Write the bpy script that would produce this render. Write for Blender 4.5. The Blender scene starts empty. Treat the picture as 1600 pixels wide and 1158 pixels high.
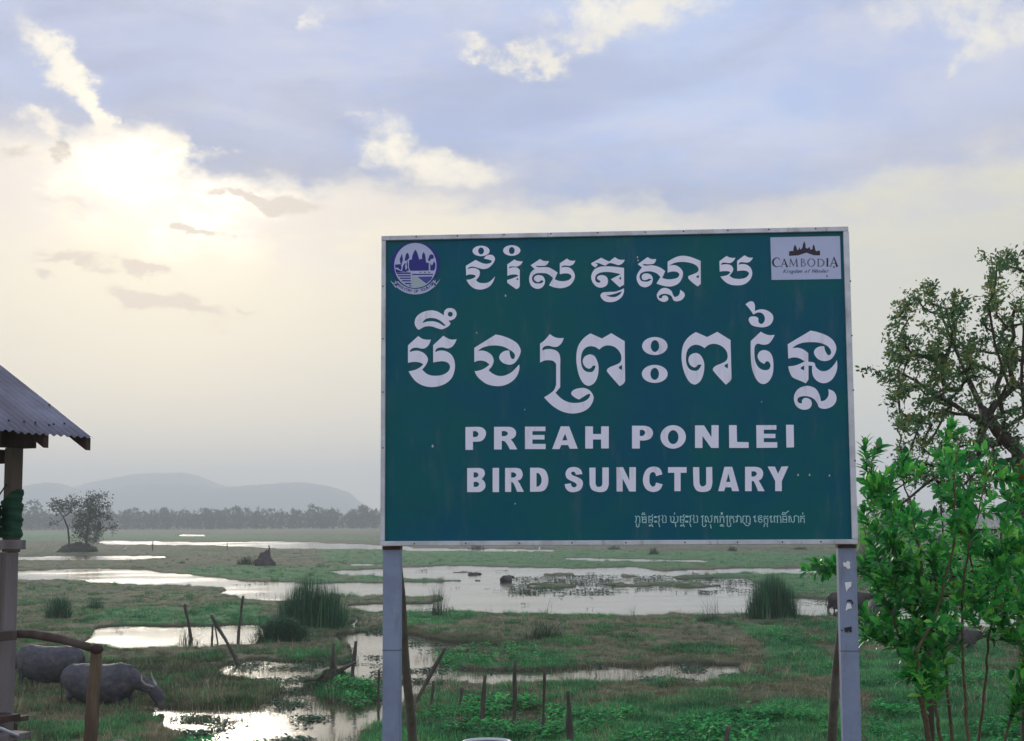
import bpy, bmesh, math, random
import numpy as np
from mathutils import Vector, Matrix, noise as mnoise
R = math.radians
random.seed(7); rng = np.random.default_rng(7)
scene = bpy.context.scene
C = scene.collection

# ------------------------------------------------------------------ camera, sky, sun, exposure
EYE = Vector((0, 0, 4.5)); FPX = 2270.0; PITCH = 0.1024652; ROLL = -0.0051955
def cam_axes():
    right = Vector((1, 0, 0)); up = Vector((0, -math.sin(PITCH), math.cos(PITCH))); back = Vector((0, -math.cos(PITCH), -math.sin(PITCH)))
    cr, sr = math.cos(ROLL), math.sin(ROLL)
    return right*cr + up*sr, -right*sr + up*cr, back
CR, CU, CB = cam_axes()
cd = bpy.data.cameras.new('camera'); cam = bpy.data.objects.new('camera', cd); C.objects.link(cam)
m = Matrix((CR, CU, CB)).transposed().to_4x4(); m.translation = EYE; cam.matrix_world = m
cd.sensor_width = 36; cd.lens = FPX/1600*36; cd.clip_end = 20000; cd.clip_start = 0.1
scene.camera = cam
scene.view_settings.view_transform = 'Standard'; scene.view_settings.look = 'None'
scene.view_settings.exposure = 0.28; scene.view_settings.gamma = 1.0; scene.view_settings.use_curve_mapping = False
scene.render.engine = 'CYCLES'
cy = scene.cycles
cy.use_denoising = True; cy.volume_bounces = 2; cy.max_bounces = 8; cy.diffuse_bounces = 3; cy.transparent_max_bounces = 16
cy.sample_clamp_indirect = 4

def ray(px, py):
    return (CR*(px-800) + CU*(579-py) - CB*FPX).normalized()
def at_y(px, py, Y):
    d = ray(px, py); return EYE + d*(Y/d.y)
def at_z(px, py, z=0.0):
    d = ray(px, py); return EYE + d*((z-EYE.z)/d.z)
def azel(px, py):
    d = ray(px, py); return math.degrees(math.atan2(d.x, d.y)), math.degrees(math.asin(d.z))

SUN_AZ, SUN_EL = azel(262, 285)
SUN_S, SKY_S = 1.5, 0.06

class NT:
    """small helper for node graphs"""
    def __init__(s, tree): s.t = tree; s.n = tree.nodes; s.l = tree.links
    def new(s, typ, **kw):
        n = s.n.new(typ)
        for k, v in kw.items(): setattr(n, k, v)
        return n
    def put(s, sock, v):
        if v is None: return
        if isinstance(v, bpy.types.NodeSocket): s.l.new(v, sock)
        else: sock.default_value = v
    def math(s, op, a, b=None, c=None, clamp=False):
        n = s.new('ShaderNodeMath', operation=op); n.use_clamp = clamp
        s.put(n.inputs[0], a); s.put(n.inputs[1], b)
        if c is not None: s.put(n.inputs[2], c)
        return n.outputs[0]
    def mix(s, f, a, b, blend='MIX'):
        n = s.new('ShaderNodeMix', data_type='RGBA', blend_type=blend)
        s.put(n.inputs[0], f); s.put(n.inputs[6], a if isinstance(a, bpy.types.NodeSocket) else (*a, 1)); s.put(n.inputs[7], b if isinstance(b, bpy.types.NodeSocket) else (*b, 1))
        return n.outputs[2]
    def noise(s, vec, scale, detail=4, rough=.55, dim='3D', dist=0.0):
        n = s.new('ShaderNodeTexNoise', noise_dimensions=dim)
        s.put(n.inputs['Vector'], vec); n.inputs['Scale'].default_value = scale
        n.inputs['Detail'].default_value = detail; n.inputs['Roughness'].default_value = rough; n.inputs['Distortion'].default_value = dist
        return n.outputs['Fac']
    def ramp(s, f, stops, interp='LINEAR'):
        n = s.new('ShaderNodeValToRGB'); cr = n.color_ramp; cr.interpolation = interp
        while len(cr.elements) < len(stops): cr.elements.new(.5)
        for e, (p, c) in zip(cr.elements, stops):
            e.position = p; e.color = (c, c, c, 1) if isinstance(c, (int, float)) else (*c, 1)
        s.put(n.inputs[0], f); return n.outputs[0]
    def smooth(s, v, lo, hi):
        n = s.new('ShaderNodeMapRange', interpolation_type='SMOOTHSTEP')
        s.put(n.inputs[0], v); n.inputs[1].default_value = lo; n.inputs[2].default_value = hi
        return n.outputs[0]
def lin(r, g, b, k=1.0):
    f = lambda c: ((c/255+.055)/1.055)**2.4 if c > 10 else c/255/12.92
    return (f(r)*k, f(g)*k, f(b)*k)

def build_world():
    w = bpy.data.worlds.new('World'); scene.world = w; w.use_nodes = True
    t = NT(w.node_tree); t.n.clear()
    out = t.new('ShaderNodeOutputWorld'); bg = t.new('ShaderNodeBackground'); bg.inputs[1].default_value = SKY_S
    sky = t.new('ShaderNodeTexSky', sky_type='NISHITA'); sky.sun_disc = False
    sky.sun_elevation = R(SUN_EL); sky.sun_rotation = R(SUN_AZ); sky.dust_density = 2.0; sky.air_density = 1.0
    tc = t.new('ShaderNodeTexCoord').outputs['Generated']
    sep = t.new('ShaderNodeSeparateXYZ'); t.l.new(tc, sep.inputs[0])
    az0 = t.math('MULTIPLY', t.math('ARCTAN2', sep.outputs[0], sep.outputs[1]), 57.29578)
    el0 = t.math('MULTIPLY', t.math('ARCSINE', sep.outputs[2]), 57.29578)
    # two warps make the cloud edges ragged
    def wv(off, scale, detail, amp):
        mp = t.new('ShaderNodeMapping'); mp.inputs['Location'].default_value = off; mp.inputs['Scale'].default_value = (1, 1, 1.7); t.l.new(tc, mp.inputs[0])
        return t.math('MULTIPLY', t.math('SUBTRACT', t.noise(mp.outputs[0], scale, detail, .6), .5), amp)
    az = t.math('ADD', t.math('ADD', az0, wv((3, 1, 0), 7, 8, 7.5)), wv((13, 5, 2), 26, 7, 3.4))
    el = t.math('ADD', t.math('ADD', el0, wv((7, 2, 4), 7, 8, 3.4)), wv((1, 15, 2), 26, 7, 2.4))
    def blob(px, py, rx, ry, tilt=0, a=None, e=None):
        ca, ce = azel(px, py); a = az if a is None else a; e = el if e is None else e
        dx = t.math('SUBTRACT', a, ca); dy = t.math('SUBTRACT', e, ce)
        c, s_ = math.cos(R(tilt)), math.sin(R(tilt)); k = 39.6
        u = t.math('ADD', t.math('MULTIPLY', dx, c*k/rx), t.math('MULTIPLY', dy, s_*k/rx))
        v = t.math('ADD', t.math('MULTIPLY', dx, -s_*k/ry), t.math('MULTIPLY', dy, c*k/ry))
        q = t.math('ADD', t.math('MULTIPLY', u, u), t.math('MULTIPLY', v, v))
        return t.math('POWER', 2.71828, t.math('MULTIPLY', q, -1.0))
    def total(lst):
        r = None
        for (b, g) in lst:
            v = t.math('MULTIPLY', b, g); r = v if r is None else t.math('ADD', r, v)
        return r
    # lower boundary of the cloud deck as elevation against azimuth
    bd = [(-300, 180), (0, 222), (100, 232), (200, 222), (270, 212), (330, 262), (400, 288), (500, 290), (640, 302), (760, 334), (900, 332), (1000, 322), (1120, 346), (1220, 336), (1350, 312), (1450, 298), (1600, 262), (1900, 235)]
    fc = t.new('ShaderNodeFloatCurve'); cv = fc.mapping.curves[0]
    pts = [(0.0, .55)]+[((azel(*p)[0]+40)/80, azel(*p)[1]/30) for p in bd]+[(1.0, .55)]
    cv.points[0].location = pts[0]; cv.points[1].location = pts[-1]
    for p in pts[1:-1]: cv.points.new(*p)
    fc.mapping.update()
    t.put(fc.inputs['Value'], t.math('MULTIPLY', t.math('ADD', az, 40), 1/80, clamp=True))
    bound = t.math('MULTIPLY', fc.outputs[0], 30)
    above = t.math('SUBTRACT', el, bound)                      # degrees above the deck's lower edge
    deck = t.smooth(above, -.5, 1.0)
    holes = total([(blob(105, 130, 95, 22, -38), 1.1), (blob(165, 190, 36, 16, -30), 1.0), (blob(25, 178, 50, 18, -25), 1.2),
                   (blob(625, 215, 50, 32, -15), .95), (blob(690, 268, 75, 26, -10), .8), (blob(560, 175, 55, 7, -5), .4),
                   (blob(765, 92, 80, 15, -18), 1.5), (blob(850, 90, 70, 20, 20), 1.0), (blob(930, 30, 130, 34, 5), 1.1), (blob(1050, 15, 70, 14), .35),
                   (blob(1540, 30, 110, 50, -15), .9), (blob(1500, 90, 14, 22), .5), (blob(525, 22, 16, 30, -20), .6), (blob(630, 12, 30, 14), .5), (blob(1590, 230, 90, 26, 10), .35), (blob(1290, 285, 45, 12), .4)])
    fine = t.noise(tc, 14, 7, .62); broad = t.noise(tc, 3.2, 4, .55)
    hole = t.math('MULTIPLY', holes, t.smooth(fine, .26, .66))
    hole = t.math('MULTIPLY', t.smooth(hole, .04, .85), .95)
    # away from the view the deck breaks in the same way
    away = t.smooth(t.math('ABSOLUTE', az0), 24, 36)
    hole = t.math('MAXIMUM', hole, t.math('MULTIPLY', away, t.math('MULTIPLY', t.smooth(t.noise(tc, 5, 7, .6), .56, .74), .6)))
    deck = t.math('MULTIPLY', deck, t.math('SUBTRACT', 1, hole), clamp=True)
    small = total([(blob(312, 346, 15, 8, -30), 1.3), (blob(120, 398, 55, 9, -4), .9), (blob(225, 403, 24, 9, -10), .85), (blob(57, 430, 22, 10, -25), .9), (blob(215, 455, 55, 14, -5), .8),
                   (blob(270, 480, 60, 14, -10), .8), (blob(375, 300, 42, 8, -14), 1.2), (blob(450, 310, 50, 14, -6), .9), (blob(100, 235, 22, 14, -30), .9), (blob(380, 485, 25, 6), .5), (blob(110, 310, 25, 8), .4), (blob(10, 240, 40, 10), .7)])
    small = t.smooth(t.math('MULTIPLY', small, t.math('ADD', t.smooth(fine, .25, .60), .2)), .05, .72)
    # clear strip under the deck: cream, brightest round the hidden sun
    dsun = t.math('MULTIPLY', t.math('ADD', blob(265, 290, 118, 60, -4), 0), 1)
    wide = blob(290, 330, 420, 150, 2, az0, el0)
    low = t.ramp(t.math('MULTIPLY', el0, 1/30, clamp=True), [(0, lin(*LOW0)), (.10, lin(*LOW1)), (.26, lin(*LOW2)), (.42, lin(*LOW3)), (.6, lin(235, 232, 222)), (1, lin(225, 228, 232))])
    bright = t.math('ADD', t.math('MULTIPLY', t.math('MULTIPLY', dsun, 1.15), t.math('ADD', .45, t.smooth(t.noise(tc, 11, 7, .6), .32, .60))), t.math('MULTIPLY', wide, .05))
    glow = t.mix(1.0, low, t.ramp(0.0, [(0, (0, 0, 0)), (1, (0, 0, 0))]), 'ADD')
    warm = t.new('ShaderNodeCombineColor'); 
    for i, k in enumerate((1.0, .955, .80)): t.put(warm.inputs[i], t.math('MULTIPLY', bright, k))
    clear = t.mix(1.0, glow, warm.outputs[0], 'ADD')
    # the deck itself: blue grey, thicker and darker towards its lower edge, mottled
    dk = t.mix(t.smooth(broad, .38, .64), lin(*DK0), lin(*DK1))
    lil = t.math('MULTIPLY', t.smooth(t.noise(tc, 2.1, 5, .6), .40, .62), .55); dk = t.mix(lil, dk, lin(194, 194, 212))
    dk = t.mix(t.math('MULTIPLY', t.smooth(fine, .45, .72), .30), dk, lin(208, 212, 232))
    edge = t.math('SUBTRACT', 1, t.smooth(above, .2, 3.4))
    dk = t.mix(t.math('MULTIPLY', edge, .55), dk, lin(164, 168, 190))
    streak = t.new('ShaderNodeMapping'); streak.inputs['Scale'].default_value = (1, 1, 3.2); t.l.new(tc, streak.inputs[0])
    dk = t.mix(t.math('MULTIPLY', t.smooth(t.noise(streak.outputs[0], 9, 8, .62), .42, .70), .55), dk, lin(212, 212, 226))
    dk = t.mix(t.math('MULTIPLY', t.smooth(t.noise(streak.outputs[0], 5, 7, .6, dist=.6), .46, .70), .50), dk, lin(158, 166, 196))
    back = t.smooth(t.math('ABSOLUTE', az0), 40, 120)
    dk = t.mix(t.math('MULTIPLY', back, .75), dk, lin(226, 231, 242))  # unseen deck to the sides and behind whitened to brighten the sign's face
    # silver lining: cream where the deck thins
    rim = t.math('MULTIPLY', t.math('MULTIPLY', deck, t.math('SUBTRACT', 1, deck)), 3.0, clamp=True)
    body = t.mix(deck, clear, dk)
    body = t.mix(t.math('MULTIPLY', hole, t.smooth(above, -.4, .6)), body, lin(*HOLE))
    nearsun = t.math('MULTIPLY', rim, t.math('ADD', blob(300, 260, 330, 150, 0, az0, el0), .15))
    body = t.mix(t.math('MULTIPLY', nearsun, .5, clamp=True), body, lin(255, 246, 222, 1.15))
    scud = t.new('ShaderNodeMapping'); scud.inputs['Scale'].default_value = (1, 1, 2.6); scud.inputs['Location'].default_value = (2, 1, 3); t.l.new(tc, scud.inputs[0])
    sband = t.math('SUBTRACT', 1, t.smooth(t.math('ABSOLUTE', t.math('ADD', above, 1.1)), .6, 3.6))
    sc_ = t.math('MULTIPLY', t.math('MULTIPLY', sband, t.smooth(t.noise(scud.outputs[0], 10, 7, .62), .42, .58)), .7)
    body = t.mix(sc_, body, lin(200, 197, 203))
    body = t.mix(t.math('MULTIPLY', small, .9), body, lin(172, 168, 168))
    veil = t.new('ShaderNodeMapping'); veil.inputs['Scale'].default_value = (1, 1, 4.5); t.l.new(tc, veil.inputs[0])
    body = t.mix(t.math('MULTIPLY', t.math('MULTIPLY', t.smooth(t.noise(veil.outputs[0], 6, 7, .62), .45, .70), t.math('SUBTRACT', 1, deck)), .30), body, lin(196, 192, 190))
    # cloud layer over the physical sky: most light comes from the clouds, the rest from between them
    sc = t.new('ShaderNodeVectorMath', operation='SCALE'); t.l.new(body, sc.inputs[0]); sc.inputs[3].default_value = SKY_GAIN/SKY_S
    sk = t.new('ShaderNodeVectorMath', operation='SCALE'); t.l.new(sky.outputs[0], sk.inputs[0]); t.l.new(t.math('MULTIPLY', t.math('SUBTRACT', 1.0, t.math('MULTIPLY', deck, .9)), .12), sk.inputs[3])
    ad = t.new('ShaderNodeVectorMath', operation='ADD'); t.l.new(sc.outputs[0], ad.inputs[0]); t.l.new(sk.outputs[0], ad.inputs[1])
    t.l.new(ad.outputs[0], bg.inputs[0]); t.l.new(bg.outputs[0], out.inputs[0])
    w.cycles.sampling_method = 'MANUAL'; w.cycles.sample_map_resolution = 512
LOW0, LOW1, LOW2, LOW3 = (207, 208, 202), (206, 206, 197), (207, 205, 191), (216, 212, 194)
DK0, DK1 = (168, 189, 235), (186, 206, 246)
HOLE = (236, 231, 219); SKY_GAIN = .9
build_world()
sd = bpy.data.lights.new('sun', 'SUN'); sun = bpy.data.objects.new('sun', sd); C.objects.link(sun)
sd.energy = SUN_S; sd.angle = R(10); sd.color = (1.0, .90, .74)
sdir = Vector((math.sin(R(SUN_AZ))*math.cos(R(SUN_EL)), math.cos(R(SUN_AZ))*math.cos(R(SUN_EL)), math.sin(R(SUN_EL))))
sun.rotation_euler = sdir.to_track_quat('Z', 'Y').to_euler()

# ------------------------------------------------------------------ helpers
class MB:
    def __init__(s): s.v = []; s.f = []; s.m = []; s.smooth = True; s.col = []
    def add(s, vs, fs, mi=0, col=None):
        o = len(s.v); s.v += [tuple(p) for p in vs]; s.f += [tuple(i+o for i in f) for f in fs]; s.m += [mi]*len(fs)
        if col is not None: s.col += [col]*len(vs)
        return s
    def box(s, c, ax, ay, az, mi=0):
        c = Vector(c); ax, ay, az = Vector(ax), Vector(ay), Vector(az)
        vs = [c+ax*i+ay*j+az*k for i in (-.5, .5) for j in (-.5, .5) for k in (-.5, .5)]
        return s.add(vs, [(0, 1, 3, 2), (4, 6, 7, 5), (0, 4, 5, 1), (2, 3, 7, 6), (0, 2, 6, 4), (1, 5, 7, 3)], mi)
    def tube(s, pts, rad, n=8, mi=0, cap=True, flat=1.0, jit=0.0):
        pts = [Vector(p) for p in pts]; rad = list(rad) if hasattr(rad, '__len__') else [rad]*len(pts)
        vs, fs = [], []; ref = None
        for i, p in enumerate(pts):
            d = (pts[min(i+1, len(pts)-1)]-pts[max(i-1, 0)]).normalized()
            if ref is None: ref = d.orthogonal().normalized()
            ref = (ref-d*ref.dot(d)).normalized(); b = d.cross(ref)
            for k in range(n):
                a = 2*math.pi*k/n; r = rad[i]*(1+(random.random()-.5)*jit)
                vs.append(p+ref*math.cos(a)*r+b*math.sin(a)*r*flat)
        for i in range(len(pts)-1):
            for k in range(n):
                k2 = (k+1) % n; fs.append((i*n+k, i*n+k2, (i+1)*n+k2, (i+1)*n+k))
        if cap: fs.append(tuple(range(n))[::-1]); fs.append(tuple((len(pts)-1)*n+k for k in range(n)))
        return s.add(vs, fs, mi)
    def mesh(s, name, mats, smooth=None, colname=None):
        me = bpy.data.meshes.new(name); me.from_pydata(s.v, [], s.f)
        for mt in (mats if isinstance(mats, (list, tuple)) else [mats]): me.materials.append(mt)
        me.polygons.foreach_set('material_index', s.m)
        me.polygons.foreach_set('use_smooth', [s.smooth if smooth is None else smooth]*len(s.f))
        if s.col:
            a = me.attributes.new('tint', 'FLOAT', 'POINT'); a.data.foreach_set('value', s.col)
        me.update(); return me
def link(name, me, parent=None, loc=None):
    o = bpy.data.objects.new(name, me); C.objects.link(o)
    if loc is not None: o.location = loc
    if parent: o.parent = parent
    return o
def tag(o, label=None, cat=None, group=None, kind=None):
    if label: o['label'] = label
    if cat: o['category'] = cat
    if group: o['group'] = group
    if kind: o['kind'] = kind
    return o
def empty(name, loc, rz=0.0):
    o = bpy.data.objects.new(name, None); C.objects.link(o); o.location = loc; o.rotation_euler = (0, 0, rz); o.empty_display_size = .2; return o
def bevel_mesh(me, w, seg=1):
    bm = bmesh.new(); bm.from_mesh(me)
    bmesh.ops.bevel(bm, geom=bm.edges[:], offset=w, segments=seg, affect='EDGES', profile=.6)
    bm.to_mesh(me); bm.free(); return me

def mat(name, base, rough=.6, metal=0.0, var=.0, vscale=4, spec=.4, bump=0, bscale=30, c2=None, tint=None, obj=True, sub=0, trans=0.0, stretch=(1, 1, 1)):
    """principled material; base mixes to c2 by noise; tint = (attr type, colour list) ramp by a per-instance or per-vertex value"""
    mt = bpy.data.materials.new(name); mt.use_nodes = True; t = NT(mt.node_tree); t.n.clear()
    out = t.new('ShaderNodeOutputMaterial'); p = t.new('ShaderNodeBsdfPrincipled')
    tc = t.new('ShaderNodeTexCoord').outputs['Object' if obj else 'Generated']
    if not obj: tc = t.new('ShaderNodeNewGeometry').outputs['Position']
    mp = t.new('ShaderNodeMapping'); mp.inputs['Scale'].default_value = stretch; t.l.new(tc, mp.inputs[0]); tc = mp.outputs[0]
    colour = None
    if tint:
        at = t.new('ShaderNodeAttribute', attribute_type=tint[0], attribute_name='tint')
        colour = t.ramp(at.outputs['Fac'], tint[1])
    else:
        colour = t.mix(0.0, base, base)
    if c2 is not None: colour = t.mix(t.smooth(t.noise(tc, vscale, 6, .6), .38, .66), colour, c2)
    if var: 
        f = t.math('ADD', t.math('MULTIPLY', t.noise(tc, vscale*3.1, 5, .6), var*2), 1-var)
        sc = t.new('ShaderNodeVectorMath', operation='SCALE'); t.l.new(colour, sc.inputs[0]); t.l.new(f, sc.inputs[3]); colour = sc.outputs[0]
    t.l.new(colour, p.inputs['Base Color']); p.inputs['Roughness'].default_value = rough; p.inputs['Metallic'].default_value = metal
    p.inputs['Specular IOR Level'].default_value = spec
    if bump:
        b = t.new('ShaderNodeBump'); b.inputs['Strength'].default_value = min(1, bump); b.inputs['Distance'].default_value = .01
        t.l.new(t.noise(tc, bscale, 5, .6), b.inputs['Height']); t.l.new(b.outputs[0], p.inputs['Normal'])
    sh = p.outputs[0]
    if trans:
        tr = t.new('ShaderNodeBsdfTranslucent'); t.l.new(colour, tr.inputs[0]); mx = t.new('ShaderNodeMixShader'); mx.inputs[0].default_value = trans
        t.l.new(p.outputs[0], mx.inputs[1]); t.l.new(tr.outputs[0], mx.inputs[2]); sh = mx.outputs[0]
    t.l.new(sh, out.inputs[0]); return mt

# ------------------------------------------------------------------ marsh: water, ground
def pip(x, y, poly):
    ins = np.zeros(x.shape, bool); n = len(poly)
    for i in range(n):
        x1, y1 = poly[i]; x2, y2 = poly[(i+1) % n]
        if y1 == y2: continue
        c = ((y1 > y) != (y2 > y)) & (x < (x2-x1)*(y-y1)/(y2-y1)+x1); ins ^= c
    return ins
# plan of the marsh, drawn as seen from the viewpoint and laid out on the level ground
WATER = [
 [(150, 845), (340, 848), (430, 846), (560, 851), (640, 855), (640, 859), (430, 857), (330, 852), (160, 850)],
 [(265, 835.5), (320, 835.5), (322, 838), (280, 838)], [(760, 846), (900, 848), (900, 850), (770, 849)], [(620, 857), (860, 859), (860, 862), (640, 861)],
 [(-60, 871), (190, 869), (280, 871), (190, 875), (-60, 876)],
 [(-300, 893), (0, 893), (140, 889), (230, 891), (300, 899), (380, 908), (470, 912), (600, 911), (620, 926), (530, 926), (470, 941), (420, 940), (372, 938), (356, 928), (345, 918), (220, 914), (90, 907), (0, 906), (-300, 905)],
 [(520, 893), (600, 889), (700, 884), (900, 889), (1000, 886), (1030, 893), (1150, 889), (1330, 888), (1330, 896), (1190, 897), (1120, 901), (1010, 904), (880, 908), (700, 906), (600, 902), (530, 899)],
 [(600, 911), (850, 906), (1000, 903), (1150, 900), (1190, 912), (1200, 930), (1260, 936), (1340, 940), (1420, 950), (1600, 958), (1900, 960), (1900, 985), (1600, 985), (1450, 978), (1340, 978), (1250, 968), (1100, 965), (960, 970), (800, 962), (700, 960), (640, 960), (560, 957), (545, 948), (600, 944), (680, 943), (690, 934), (600, 931), (545, 935), (520, 926)],
 [(880, 872), (960, 873), (1100, 876), (1100, 878), (950, 877), (880, 875)], [(540, 881), (600, 882), (600, 884), (548, 884)],
 [(110, 1012), (135, 1000), (148, 988), (170, 981), (210, 977), (260, 980), (330, 979), (390, 977), (408, 980), (428, 990), (410, 1003), (400, 1012), (350, 1012), (300, 1016), (230, 1014), (180, 1018), (150, 1013)],
 [(548, 962), (562, 966), (556, 975), (575, 984), (548, 984)],
 [(528, 992), (600, 985), (700, 1003), (820, 1011), (800, 1019), (700, 1022), (680, 1036), (720, 1046), (860, 1047), (940, 1039), (1020, 1042), (1060, 1037), (1150, 1040), (1165, 1060), (1100, 1073), (980, 1073), (860, 1072), (760, 1072), (690, 1066), (640, 1104), (590, 1110), (560, 1080), (570, 1050), (540, 1030), (548, 1010)],
 [(340, 1044), (400, 1032), (480, 1036), (560, 1036), (590, 1060), (600, 1090), (650, 1104), (630, 1135), (560, 1145), (570, 1260), (340, 1260), (300, 1165), (250, 1142), (225, 1108), (330, 1106), (425, 1104), (440, 1092), (430, 1074), (390, 1066), (345, 1060)],
 [(190, 1100), (240, 1100), (240, 1112), (190, 1108)],
 [(1340, 1003), (1420, 1005), (1420, 1009), (1340, 1008)],
]
LAND = [[(800, 915), (840, 912), (880, 914), (900, 918), (860, 921), (815, 920)], [(930, 913), (1010, 910), (1100, 911), (1150, 914), (1100, 919), (1000, 918), (950, 917)], [(1040, 901), (1100, 898), (1180, 894), (1180, 904), (1100, 905), (1050, 905)],
        [(690, 893), (745, 893), (740, 899), (700, 899)], [(850, 896), (900, 895), (905, 901), (850, 901)], [(965, 898), (1000, 898), (1000, 903), (968, 903)],
        [(478, 1072), (520, 1050), (575, 1072), (612, 1092), (520, 1097)]]
GREEN = [[(240, 902), (330, 885), (640, 888), (640, 912), (470, 912), (360, 905)], [(130, 985), (150, 960), (300, 958), (420, 955), (430, 982), (330, 982), (200, 980)],
         [(-50, 830), (640, 842), (640, 846), (150, 842), (-50, 850)], [(500, 855), (1340, 866), (1340, 885), (900, 890), (500, 880)],
         [(600, 960), (720, 958), (720, 990), (600, 985)], [(640, 1120), (760, 1100), (1290, 1105), (1290, 1300), (600, 1300)], [(470, 1055), (600, 1060), (600, 1105), (470, 1100)],
         [(560, 1130), (640, 1118), (640, 1300), (540, 1300)], [(640, 1012), (860, 1010), (860, 1045), (680, 1045)], [(1180, 990), (1530, 990), (1560, 1060), (1180, 1060)],
         [(880, 955), (1130, 955), (1130, 972), (880, 972)], [(1350, 1060), (1700, 1060), (1700, 1300), (1350, 1300)], [(1100, 890), (1340, 895), (1340, 935), (1180, 935)],
         [(300, 1150), (420, 1150), (420, 1300), (300, 1300)], [(600, 899), (860, 904), (860, 909), (600, 912)]]
def px_of(X, Y, Z):
    d = np.stack([X-EYE.x, Y-EYE.y, Z-EYE.z], -1)
    r = d@np.array(CR); u = d@np.array(CU); b = -(d@np.array(CB))
    return 800+FPX*r/b, 579-FPX*u/b
class VNoise:
    def __init__(s, seed): s.t = np.random.default_rng(seed).random((256, 256))
    def __call__(s, x, y):
        xi = np.floor(x).astype(int); yi = np.floor(y).astype(int); fx = x-xi; fy = y-yi; fx = fx*fx*(3-2*fx); fy = fy*fy*(3-2*fy)
        g = lambda a, b: s.t[a % 256, b % 256]
        return (g(xi, yi)*(1-fx)+g(xi+1, yi)*fx)*(1-fy)+(g(xi, yi+1)*(1-fx)+g(xi+1, yi+1)*fx)*fy
def fbm(n, x, y, o=4):
    r = 0; a = .5
    for i in range(o): r = r+a*n(x*2**i+i*17.3, y*2**i-i*9.1); a *= .5
    return r/(1-.5**o)
N1, N2, N3 = VNoise(1), VNoise(2), VNoise(3)
def bank(X, Y):
    """made ground under the roadside, falling to the marsh"""
    t = np.clip((26-Y)/16.0, 0, 1); return 2.3*t
def wet(X, Y):
    wx = (fbm(N1, X*.35, Y*.22)-.5)*1.0*np.clip(Y/60, .5, 4)+(fbm(N3, X*1.3, Y*.9)-.5)*.9; wy = (fbm(N2, X*.35, Y*.22)-.5)*1.1*np.clip(Y/60, .6, 9)+(fbm(N1, X*.9+7, Y*.7)-.5)*1.0*np.clip(Y/40, .6, 6)
    sx, sy = px_of(X+wx, np.maximum(Y+wy, 3), np.zeros_like(X))
    w = np.zeros(X.shape, bool)
    for p in WATER: w |= pip(sx, sy, p)
    for k, p in enumerate(LAND): w &= ~(pip(sx, sy, p) & ((fbm(N2, X*.5, Y*.3) > .40) | (k == len(LAND)-1)))
    return w & (Y > 26.5)
def green(X, Y):
    wx = (fbm(N2, X*.5, Y*.3)-.5)*3; wy = (fbm(N3, X*.5, Y*.3)-.5)*4*np.clip(Y/60, .5, 5)
    sx, sy = px_of(X+wx, np.maximum(Y+wy, 3), np.zeros_like(X)); g = np.zeros(X.shape, bool)
    for p in GREEN: g |= pip(sx, sy, p)
    return g & (fbm(N1, X*.45+31, Y*.28+5) > np.where(Y < 60, .44, .30))
rows = np.concatenate([np.linspace(-6, 8, 8), np.linspace(9, 26, 30)])
far_rows = 4.5*FPX/(np.arange(388.0, 8, -1.0)); far_rows = far_rows[far_rows > 26.4]
rows = np.concatenate([rows, far_rows, np.array([1400, 1700, 2100, 2600, 3200, 4400])])
cols = np.tan(np.radians(np.concatenate([np.linspace(-52, -24, 40), np.linspace(-23.9, 23.9, 760), np.linspace(24, 52, 40)])))
GY, GT = np.meshgrid(rows, cols, indexing='ij'); GX = GT*np.maximum(GY, 8)
wm = wet(GX, GY).astype(float)
def blur(a, n):
    for _ in range(n):
        b = a.copy(); b[1:-1] = (a[:-2]+a[1:-1]*2+a[2:])/4; a = b.copy(); a[:, 1:-1] = (b[:, :-2]+b[:, 1:-1]*2+b[:, 2:])/4
    return a
ws = np.clip(blur(wm, 2)*1.15+.02, 0, 1)
rough_ = (fbm(N3, GX*1.1, GY*1.1)-.5)
GH = np.where(ws > .5, -.05-.35*np.clip((ws-.5)*2, 0, 1), .02+.11*np.clip((.5-ws)*2, 0, 1)) + rough_*.16*np.clip(1-ws*1.3, 0, 1)
GH += bank(GX, GY)+np.where(GY < 26, .25*rough_, 0)
# the low dyke between the channel and the near pools
sx_, sy_ = px_of(GX, np.maximum(GY, 3), np.zeros_like(GX))
dyke = np.exp(-((sy_-988)/22)**2)*np.clip((sx_-560)/60, 0, 1)*(GY > 27)*(sx_ < 1320); GH += .28*dyke*(1-ws)
dyke2 = np.exp(-((sy_-955)/16)**2)*np.clip((430-sx_)/80, 0, 1)*(GY > 27); GH += .18*dyke2*(1-ws)
def terrain_mesh():
    nr, nc = GX.shape; co = np.stack([GX, GY, GH], -1).reshape(-1, 3)
    i = np.arange(nr-1)[:, None]*nc+np.arange(nc-1)[None, :]
    q = np.stack([i, i+1, i+nc+1, i+nc], -1).reshape(-1, 4)
    me = bpy.data.meshes.new('ground'); me.vertices.add(len(co)); me.vertices.foreach_set('co', co.ravel())
    me.loops.add(q.size); me.loops.foreach_set('vertex_index', q.ravel().astype(np.int32))
    me.polygons.add(len(q)); me.polygons.foreach_set('loop_start', np.arange(0, q.size, 4, dtype=np.int32)); me.polygons.foreach_set('loop_total', np.full(len(q), 4, np.int32))
    me.polygons.foreach_set('use_smooth', np.ones(len(q), bool)); me.update(calc_edges=True); me.validate()
    a = me.attributes.new('lush', 'FLOAT', 'POINT'); a.data.foreach_set('value', blur(green(GX, GY).astype(float), 2).ravel().astype(np.float32))
    return me
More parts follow.
